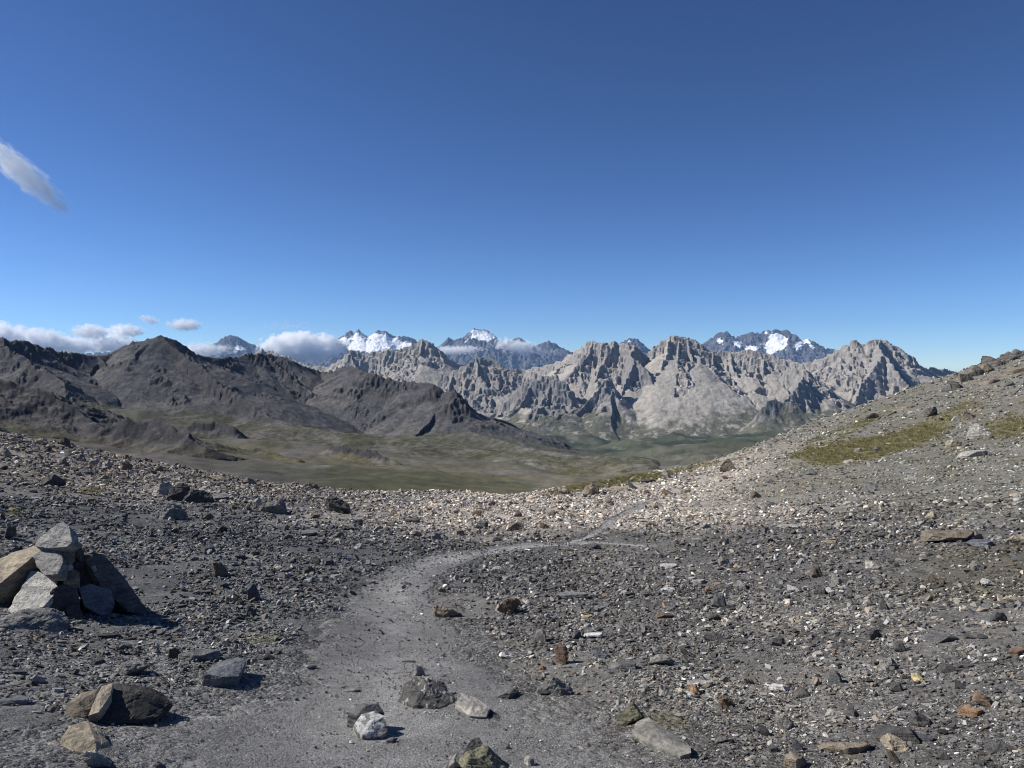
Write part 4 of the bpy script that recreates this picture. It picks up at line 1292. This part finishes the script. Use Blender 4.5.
# ------------------------------------------------------------------ scree: uncounted small stones, scattered over the ground
def gn_scatter(name, pts, rot, scl, colr, idx, protos, label, cat):
    me = bpy.data.meshes.new(name)
    me.vertices.add(len(pts)); me.vertices.foreach_set('co', pts.astype(np.float32).ravel())
    for nm, ty, data, key in (('rot', 'FLOAT_VECTOR', rot, 'vector'), ('scl', 'FLOAT_VECTOR', scl, 'vector'), ('idx', 'INT', idx, 'value')):
        a = me.attributes.new(nm, ty, 'POINT')
        a.data.foreach_set(key, data.astype(np.int32 if ty == 'INT' else np.float32).ravel())
    a = me.attributes.new('col', 'FLOAT_COLOR', 'POINT')
    c4 = np.ones((len(pts), 4), np.float32); c4[:, :3] = np.clip(colr, .01, .9); a.data.foreach_set('color', c4.ravel())
    coll = bpy.data.collections.new(name + '_shapes')
    for p in protos: coll.objects.link(p)
    ng = bpy.data.node_groups.new(name + '_scatter', 'GeometryNodeTree')
    ng.interface.new_socket('Geometry', in_out='INPUT', socket_type='NodeSocketGeometry')
    ng.interface.new_socket('Geometry', in_out='OUTPUT', socket_type='NodeSocketGeometry')
    N, L = ng.nodes, ng.links
    gi = N.new('NodeGroupInput'); go = N.new('NodeGroupOutput')
    ci = N.new('GeometryNodeCollectionInfo'); ci.inputs['Collection'].default_value = coll
    ci.inputs['Separate Children'].default_value = True; ci.inputs['Reset Children'].default_value = True
    ip = N.new('GeometryNodeInstanceOnPoints'); ip.inputs['Pick Instance'].default_value = True

    def na(nm, ty):
        n = N.new('GeometryNodeInputNamedAttribute'); n.data_type = ty; n.inputs['Name'].default_value = nm
        return n.outputs['Attribute']
    e2r = N.new('FunctionNodeEulerToRotation')
    L.new(na('rot', 'FLOAT_VECTOR'), e2r.inputs[0])
    L.new(gi.outputs[0], ip.inputs['Points']); L.new(ci.outputs[0], ip.inputs['Instance'])
    L.new(na('idx', 'INT'), ip.inputs['Instance Index']); L.new(e2r.outputs[0], ip.inputs['Rotation']); L.new(na('scl', 'FLOAT_VECTOR'), ip.inputs['Scale'])
    L.new(ip.outputs[0], go.inputs[0])
    o = bpy.data.objects.new(name, me); COL.objects.link(o)
    md = o.modifiers.new('scatter', 'NODES'); md.node_group = ng
    tag(o, label, cat, kind='stuff')
    return o


def scree_protos():
    out = []
    for k in range(16):
        st = 'sbswsqsb'[k % 8]
        bm = rock_bm(1, random.uniform(.6, .85), random.uniform(.2, .34) if st == 's' else random.uniform(.4, .65), st, 3000 + k * 13, 0)
        me = bpy.data.meshes.new('scree_shape'); bm.to_mesh(me); bm.free(); me.materials.append(M_SCREE)
        out.append(bpy.data.objects.new('scree_shape', me))
    return out


def ground_normal_euler(x, y, yaw, tilt):
    e = .08
    gx = (hbase(x + e, y) - hbase(x - e, y)) / (2 * e); gy = (hbase(x, y + e) - hbase(x, y - e)) / (2 * e)
    # euler XYZ that leans a flat stone with the ground, then adds its own tilt and yaw
    rx = np.arctan(gy * np.cos(yaw) - gx * np.sin(yaw)); ry = -np.arctan(gx * np.cos(yaw) + gy * np.sin(yaw))
    return np.stack([rx + tilt[:, 0], ry + tilt[:, 1], yaw], 1)


def build_scree():
    n = 330000
    th = RNG.uniform(math.radians(-38.5), math.radians(38.5), n)
    r = np.exp(RNG.uniform(math.log(2.2), math.log(95), n))
    # more of the budget where the picture has most ground
    keep = RNG.random(n) < np.interp(np.log(r), [math.log(2.2), math.log(5), math.log(14), math.log(40), math.log(95)], [1., 1., .9, .62, .5])
    th, r = th[keep], r[keep]
    x, y = r * np.sin(th), r * np.cos(th)
    pm = path_mask(x, y)
    g = grass_amount(x, y)
    cl = drifts(x, y)      # stones lie in drifts with bare grit between
    px = 512 + F * x / y
    dens = np.clip(.62 + 1.25 * cl + .5 * fbm(x / 3.2, y / 3.2, 505, 2), .08, 1.)
    dens = np.where(px > 430, np.maximum(dens, .2), dens)
    dens = dens * (1 - .38 * sstep(680, 800, px) * sstep(13, 20, r))
    dens = dens * np.where((r < 5.0) & (px < 330), .42, 1.0)
    dens = np.where(pm > -.1, np.maximum(dens, .6), dens) * (1 - .6 * sstep(-.6, .35, pm)) * (1 - .8 * sstep(.45, .9, g))
    keep = RNG.random(len(x)) < dens
    x, y, r, pm, px = x[keep], y[keep], r[keep], pm[keep], px[keep]
    m = len(x)
    pxs = 1.5 * (RNG.pareto(1.75, m) + 1)                       # apparent width in picture pixels
    cap = np.where(r < 9, 8.2, np.where(r < 16, 6.8, 5.6))
    pxs = np.where(pxs > cap, RNG.uniform(1.6, 5.5, m), pxs)
    pxs = np.where((px > 700) & (r > 16), np.minimum(pxs, 1.3 + .62 * (pxs - 1.3)), pxs)
    pxs = np.where(pm > -.2, np.minimum(pxs, 1.25 * (RNG.pareto(2.6, m) + 1)), pxs)
    s = pxs * r / F * np.where(r < 4, .9, 1.0)
    z = hground(x, y) + np.where(pm > .0, .006, 0.)
    flat = RNG.uniform(.75, 1.25, (m, 3))
    scl = s[:, None] * flat
    yaw = RNG.uniform(0, 2 * PI, m)
    tilt = RNG.normal(0, .26, (m, 2)) * np.where(RNG.random(m) < .15, 2.6, 1)[:, None]
    rot = ground_normal_euler(x, y, yaw, tilt)
    base = ground_colour(x, y)
    c = base * np.exp(RNG.normal(.06, .55, m))[:, None]
    u = RNG.random(m)
    warm = np.array((1.12, 1.0, .86)); cool = np.array((.96, .99, 1.04))
    c = np.where((u < .25)[:, None], c * warm, np.where((u > .72)[:, None], c * cool, c))
    u2 = RNG.random(m)
    qz = fbm(x / 1.1, y / 1.1, 511, 3)
    white = u2 < (.03 + .05 * sstep(0., .5, qz)) * np.where(px > 430, 1.25, .7)
    c = np.where(white[:, None], np.array((.56, .555, .535)) * RNG.uniform(.6, 1.35, (m, 1)), c)
    rust = (u2 > .993) & (~white)
    c = np.where(rust[:, None], np.array((.24, .165, .105)) * RNG.uniform(.6, 1.3, (m, 1)), c)
    sm = np.where(white, .65, 1.)
    scl = scl * sm[:, None]
    # keep clear of the big stones' tops: small stones sit on the ground only
    gn_scatter('scree', np.stack([x, y, z - scl[:, 2] * .02], 1), rot, scl, c, RNG.integers(0, 16, m), scree_protos(),
               'loose grey slate chips and gravel covering the pass beside the path', 'scree')


build_scree()


# ------------------------------------------------------------------ grass
def mat_grass():
    m, N, L = new_mat('dry_alpine_grass')
    a = nd(N, 'ShaderNodeAttribute', attribute_name='col', attribute_type='INSTANCER')
    b = principled(N, L, a.outputs['Color'], .8, None, spec=.1)
    return m


def build_grass():
    mg = mat_grass(); protos = []
    for k in range(6):
        rng = random.Random(800 + k); bm = bmesh.new()
        for b in range(34):
            a = rng.uniform(0, 2 * PI); rr = .5 * math.sqrt(rng.random()); x0, y0 = rr * math.cos(a), rr * math.sin(a)
            lean = rng.uniform(.1, .75); h = rng.uniform(.35, 1.); wd = rng.uniform(.018, .04); a2 = a + rng.uniform(-1, 1)
            dx, dy = math.cos(a2), math.sin(a2); sx, sy = -dy * wd, dx * wd
            p = []
            for t in (0, .5, 1):
                cx, cy, cz = x0 + dx * lean * h * t * t, y0 + dy * lean * h * t * t, h * t * (1 - .25 * lean * t)
                w = 1 - t * .95
                p.append((bm.verts.new((cx - sx * w, cy - sy * w, cz)), bm.verts.new((cx + sx * w, cy + sy * w, cz))))
            for i in (0, 1):
                bm.faces.new((p[i][0], p[i][1], p[i + 1][1], p[i + 1][0]))
        me = bpy.data.meshes.new('grass_shape'); bm.to_mesh(me); bm.free(); me.materials.append(mg)
        protos.append(bpy.data.objects.new('grass_shape', me))
    n = 420000
    th = RNG.uniform(math.radians(-36), math.radians(36), n)
    r = np.exp(RNG.uniform(math.log(2.6), math.log(95), n))
    x, y = r * np.sin(th), r * np.cos(th)
    g = grass_amount(x, y)
    keep = (RNG.random(n) < sstep(.34, .95, g) * np.where(r < 14, .30, .42)) & (path_mask(x, y) < .25)
    x, y, r, g = x[keep], y[keep], r[keep], g[keep]
    m = len(x)
    s = np.clip(3.2 * r / F, .022, .16) * RNG.uniform(.7, 1.5, m)
    rot = np.zeros((m, 3)); rot[:, 2] = RNG.uniform(0, 2 * PI, m)
    scl = np.stack([s, s, s * RNG.uniform(.5, .9, m)], 1)
    t = RNG.random(m)[:, None]
    c = np.array((.098, .100, .036)) * (1 - t) + np.array((.265, .230, .110)) * t
    c = c * np.where(r < 12, .7, 1.)[:, None]
    gn_scatter('grass', np.stack([x, y, hground(x, y) - .01], 1), rot, scl, c, RNG.integers(0, 6, m), protos, 'short yellow green grass in patches on the right slope and between stones', 'grass')


build_grass()

# ------------------------------------------------------------------ sky, sun, haze, clouds
SUN_AZ, SUN_EL = math.radians(-86), math.radians(40)
w = bpy.data.worlds.new('World'); scene.world = w; w.use_nodes = True
N, L = w.node_tree.nodes, w.node_tree.links
N.clear()
sky = N.new('ShaderNodeTexSky'); sky.sky_type = 'NISHITA'; sky.sun_disc = False
sky.sun_elevation = SUN_EL; sky.sun_rotation = SUN_AZ; sky.altitude = 1000
sky.air_density = .7; sky.dust_density = 0.0; sky.ozone_density = 6
bg = N.new('ShaderNodeBackground'); bg.inputs[1].default_value = .05
ow = N.new('ShaderNodeOutputWorld'); gm = N.new('ShaderNodeGamma'); gm.inputs['Gamma'].default_value = 1.32
L.new(sky.outputs[0], gm.inputs[0]); L.new(gm.outputs[0], bg.inputs[0]); L.new(bg.outputs[0], ow.inputs[0])

sd = bpy.data.lights.new('sun', 'SUN'); sd.energy = 5.0; sd.angle = math.radians(.53); sd.color = (1., .965, .91)
so = bpy.data.objects.new('sun', sd); COL.objects.link(so)
sdir = Vector((math.sin(SUN_AZ) * math.cos(SUN_EL), math.cos(SUN_AZ) * math.cos(SUN_EL), math.sin(SUN_EL)))
so.rotation_euler = (-sdir).to_track_quat('-Z', 'Y').to_euler()


def build_haze():
    m, N, L = new_mat('mountain_air')
    v = nd(N, 'ShaderNodeVolumePrincipled', Density=1.25e-5)
    v.inputs['Color'].default_value = (.36, .60, 1., 1)
    v.inputs['Anisotropy'].default_value = .1
    o = N.new('ShaderNodeOutputMaterial'); L.new(v.outputs[0], o.inputs['Volume'])
    bm = bmesh.new(); bmesh.ops.create_cube(bm, size=1.)
    x0, x1, y0, y1, z0, z1 = -24000, 24000, -21000, 24200, GROUND_MIN - 41, 1750
    for q in bm.verts:
        q.co = Vector(((x0 + x1) / 2 + q.co.x * (x1 - x0), (y0 + y1) / 2 + q.co.y * (y1 - y0), (z0 + z1) / 2 + q.co.z * (z1 - z0)))
    o = mesh_obj('haze', bm, m)
    tag(o, 'thin blue mountain air over the valley', 'haze', kind='stuff')


build_haze()


def cloud_mat(name, dens, thr, scale, seed, sharp=9., soft=1.0):
    m, N, L = new_mat(name)
    tc = N.new('ShaderNodeTexCoord')
    mp = N.new('ShaderNodeMapping'); mp.inputs['Scale'].default_value = scale; mp.inputs['Location'].default_value = (seed, seed * .7, seed * .3)
    L.new(tc.outputs['Object'], mp.inputs['Vector'])
    n = nd(N, 'ShaderNodeTexNoise', Scale=1.5, Detail=9.0, Roughness=.66, Distortion=.5); L.new(mp.outputs[0], n.inputs['Vector'])
    ln = N.new('ShaderNodeVectorMath'); ln.operation = 'LENGTH'; L.new(tc.outputs['Object'], ln.inputs[0])
    fall = math_node(N, L, 'MULTIPLY', math_node(N, L, 'POWER', ln.outputs['Value'], 2.0), -.34 * soft)
    d = math_node(N, L, 'ADD', n.outputs[0], fall)
    d = math_node(N, L, 'SUBTRACT', d, thr)
    d = math_node(N, L, 'MULTIPLY', d, sharp)
    mn = N.new('ShaderNodeClamp'); L.new(d, mn.inputs[0])
    d = math_node(N, L, 'MULTIPLY', mn.outputs[0], dens * 2.0)
    v = nd(N, 'ShaderNodeVolumePrincipled'); v.inputs['Color'].default_value = (1, 1, 1, 1); v.inputs['Anisotropy'].default_value = 0
    L.new(d, v.inputs['Density'])
    o = N.new('ShaderNodeOutputMaterial'); L.new(v.outputs[0], o.inputs['Volume'])
    m.volume_intersection_method = 'ACCURATE' if hasattr(m, 'volume_intersection_method') else None
    try: m.cycles.volume_step_rate = .5
    except Exception: pass
    return m


CLOUDS = [   # px, row, half width px, half height px, distance, depth factor, density, threshold, roll, label
    (-6, 339, 44, 19, 26000, .8, .005, .24, .0, 'large white cumulus at the left edge behind the dark ridge'),
    (38, 342, 38, 16, 26000, .8, .005, .25, .0, 'white cumulus behind the left ridge right of the edge cloud'),
    (72, 346, 32, 11, 26500, .8, .005, .27, .0, 'low white cloud touching the dark ridge left of the saddle'),
    (90, 332, 24, 10, 30500, .8, .004, .28, 0., 'small white puff above the saddle left of the pointed summit'),
    (124, 331, 24, 9, 31500, .8, .004, .28, 0., 'white puff just left above the pointed summit'),
    (112, 344, 34, 12, 31000, .8, .004, .28, 0., 'low white cloud behind the left shoulder of the pointed summit'),
    (150, 320, 15, 6, 30500, .8, .003, .31, .3, 'ragged white scrap of cloud above the pointed summit'),
    (184, 325, 22, 8, 30500, .8, .004, .29, .0, 'white puff right above the pointed summit'),
    (205, 350, 36, 10, 25000, .5, .003, .28, 0., 'thin cloud wrapping the left foot of the far blue peak'),
    (302, 347, 50, 17, 25100, .5, .006, .22, .0, 'big white cumulus hiding the peaks between the blue and snowy summits'),
    (285, 326, 60, 10, 30500, .5, .0005, .42, .0, 'faint grey veil above the big white cumulus'),
    (455, 350, 38, 6, 25000, .4, .004, .28, -.03, 'thin flat cloud strip left of the white snow dome'),
    (517, 347, 32, 10, 25000, .4, .005, .27, .15, 'small puffy cloud right below the white snow dome'),
    (556, 352, 20, 6, 25000, .4, .002, .36, 0., 'smallest faint cloud right of the snow dome'),
]


def build_clouds():
    for i, (px, row, hw, hh, yd, dep, dens, thr, roll, label) in enumerate(CLOUDS):
        c = at_y(px, row, yd); k = yd / F
        bm = bmesh.new(); bmesh.ops.create_icosphere(bm, subdivisions=3, radius=1.)
        sc = (hw * k, hw * k * dep * .6, hh * k)
        s0 = hh * k
        m = cloud_mat('cloud_vapour', dens, thr + .075, (sc[0] / s0 * 1.5, sc[1] / s0 * 1.5, 1.6), 3.1 * i + 1.7, soft=.8)
        o = mesh_obj('cloud', bm, m); o.location = c; o.scale = sc; o.rotation_euler = (0, roll, 0)
        tag(o, label, 'cloud', 'clouds')
    # the slanting wisp high on the left
    yd = 9000; k = yd / F
    c = at_y(22, 172, yd)
    bm = bmesh.new(); bmesh.ops.create_icosphere(bm, subdivisions=3, radius=1.)
    m = cloud_mat('wisp_vapour', .0026, .34, (2.6, 2.0, 1.9), 12.3, sharp=7., soft=.75)
    o = mesh_obj('cloud', bm, m); o.location = c; o.scale = (66 * k, 30 * k, 15 * k); o.rotation_euler = (0, math.radians(42), 0)
    tag(o, 'slanting white wisp of cloud high in the blue sky at the left edge', 'cloud', 'clouds')


build_clouds()

# ------------------------------------------------------------------ camera and render settings
cd = bpy.data.cameras.new('camera'); cd.lens = LENS; cd.sensor_width = 36; cd.clip_start = .05; cd.clip_end = 120000
co = bpy.data.objects.new('camera', cd); COL.objects.link(co)
co.location = (0, 0, CAMZ); co.rotation_euler = (math.radians(90) - PITCH, 0, 0)
scene.camera = co
scene.view_settings.view_transform = 'Standard'
scene.view_settings.look = 'None'
scene.view_settings.exposure = 0.40
scene.view_settings.gamma = 1
scene.view_settings.use_curve_mapping = False
scene.cycles.use_denoising = True
scene.cycles.filter_width = 1.05
try:
    scene.cycles.denoiser = 'OPENIMAGEDENOISE'
    scene.cycles.denoising_input_passes = 'RGB_ALBEDO_NORMAL'
except Exception:
    pass
scene.cycles.max_bounces = 24
scene.cycles.diffuse_bounces = 2
scene.cycles.glossy_bounces = 1
scene.cycles.volume_bounces = 24
scene.cycles.volume_step_rate = 1.0
scene.cycles.volume_max_steps = 256
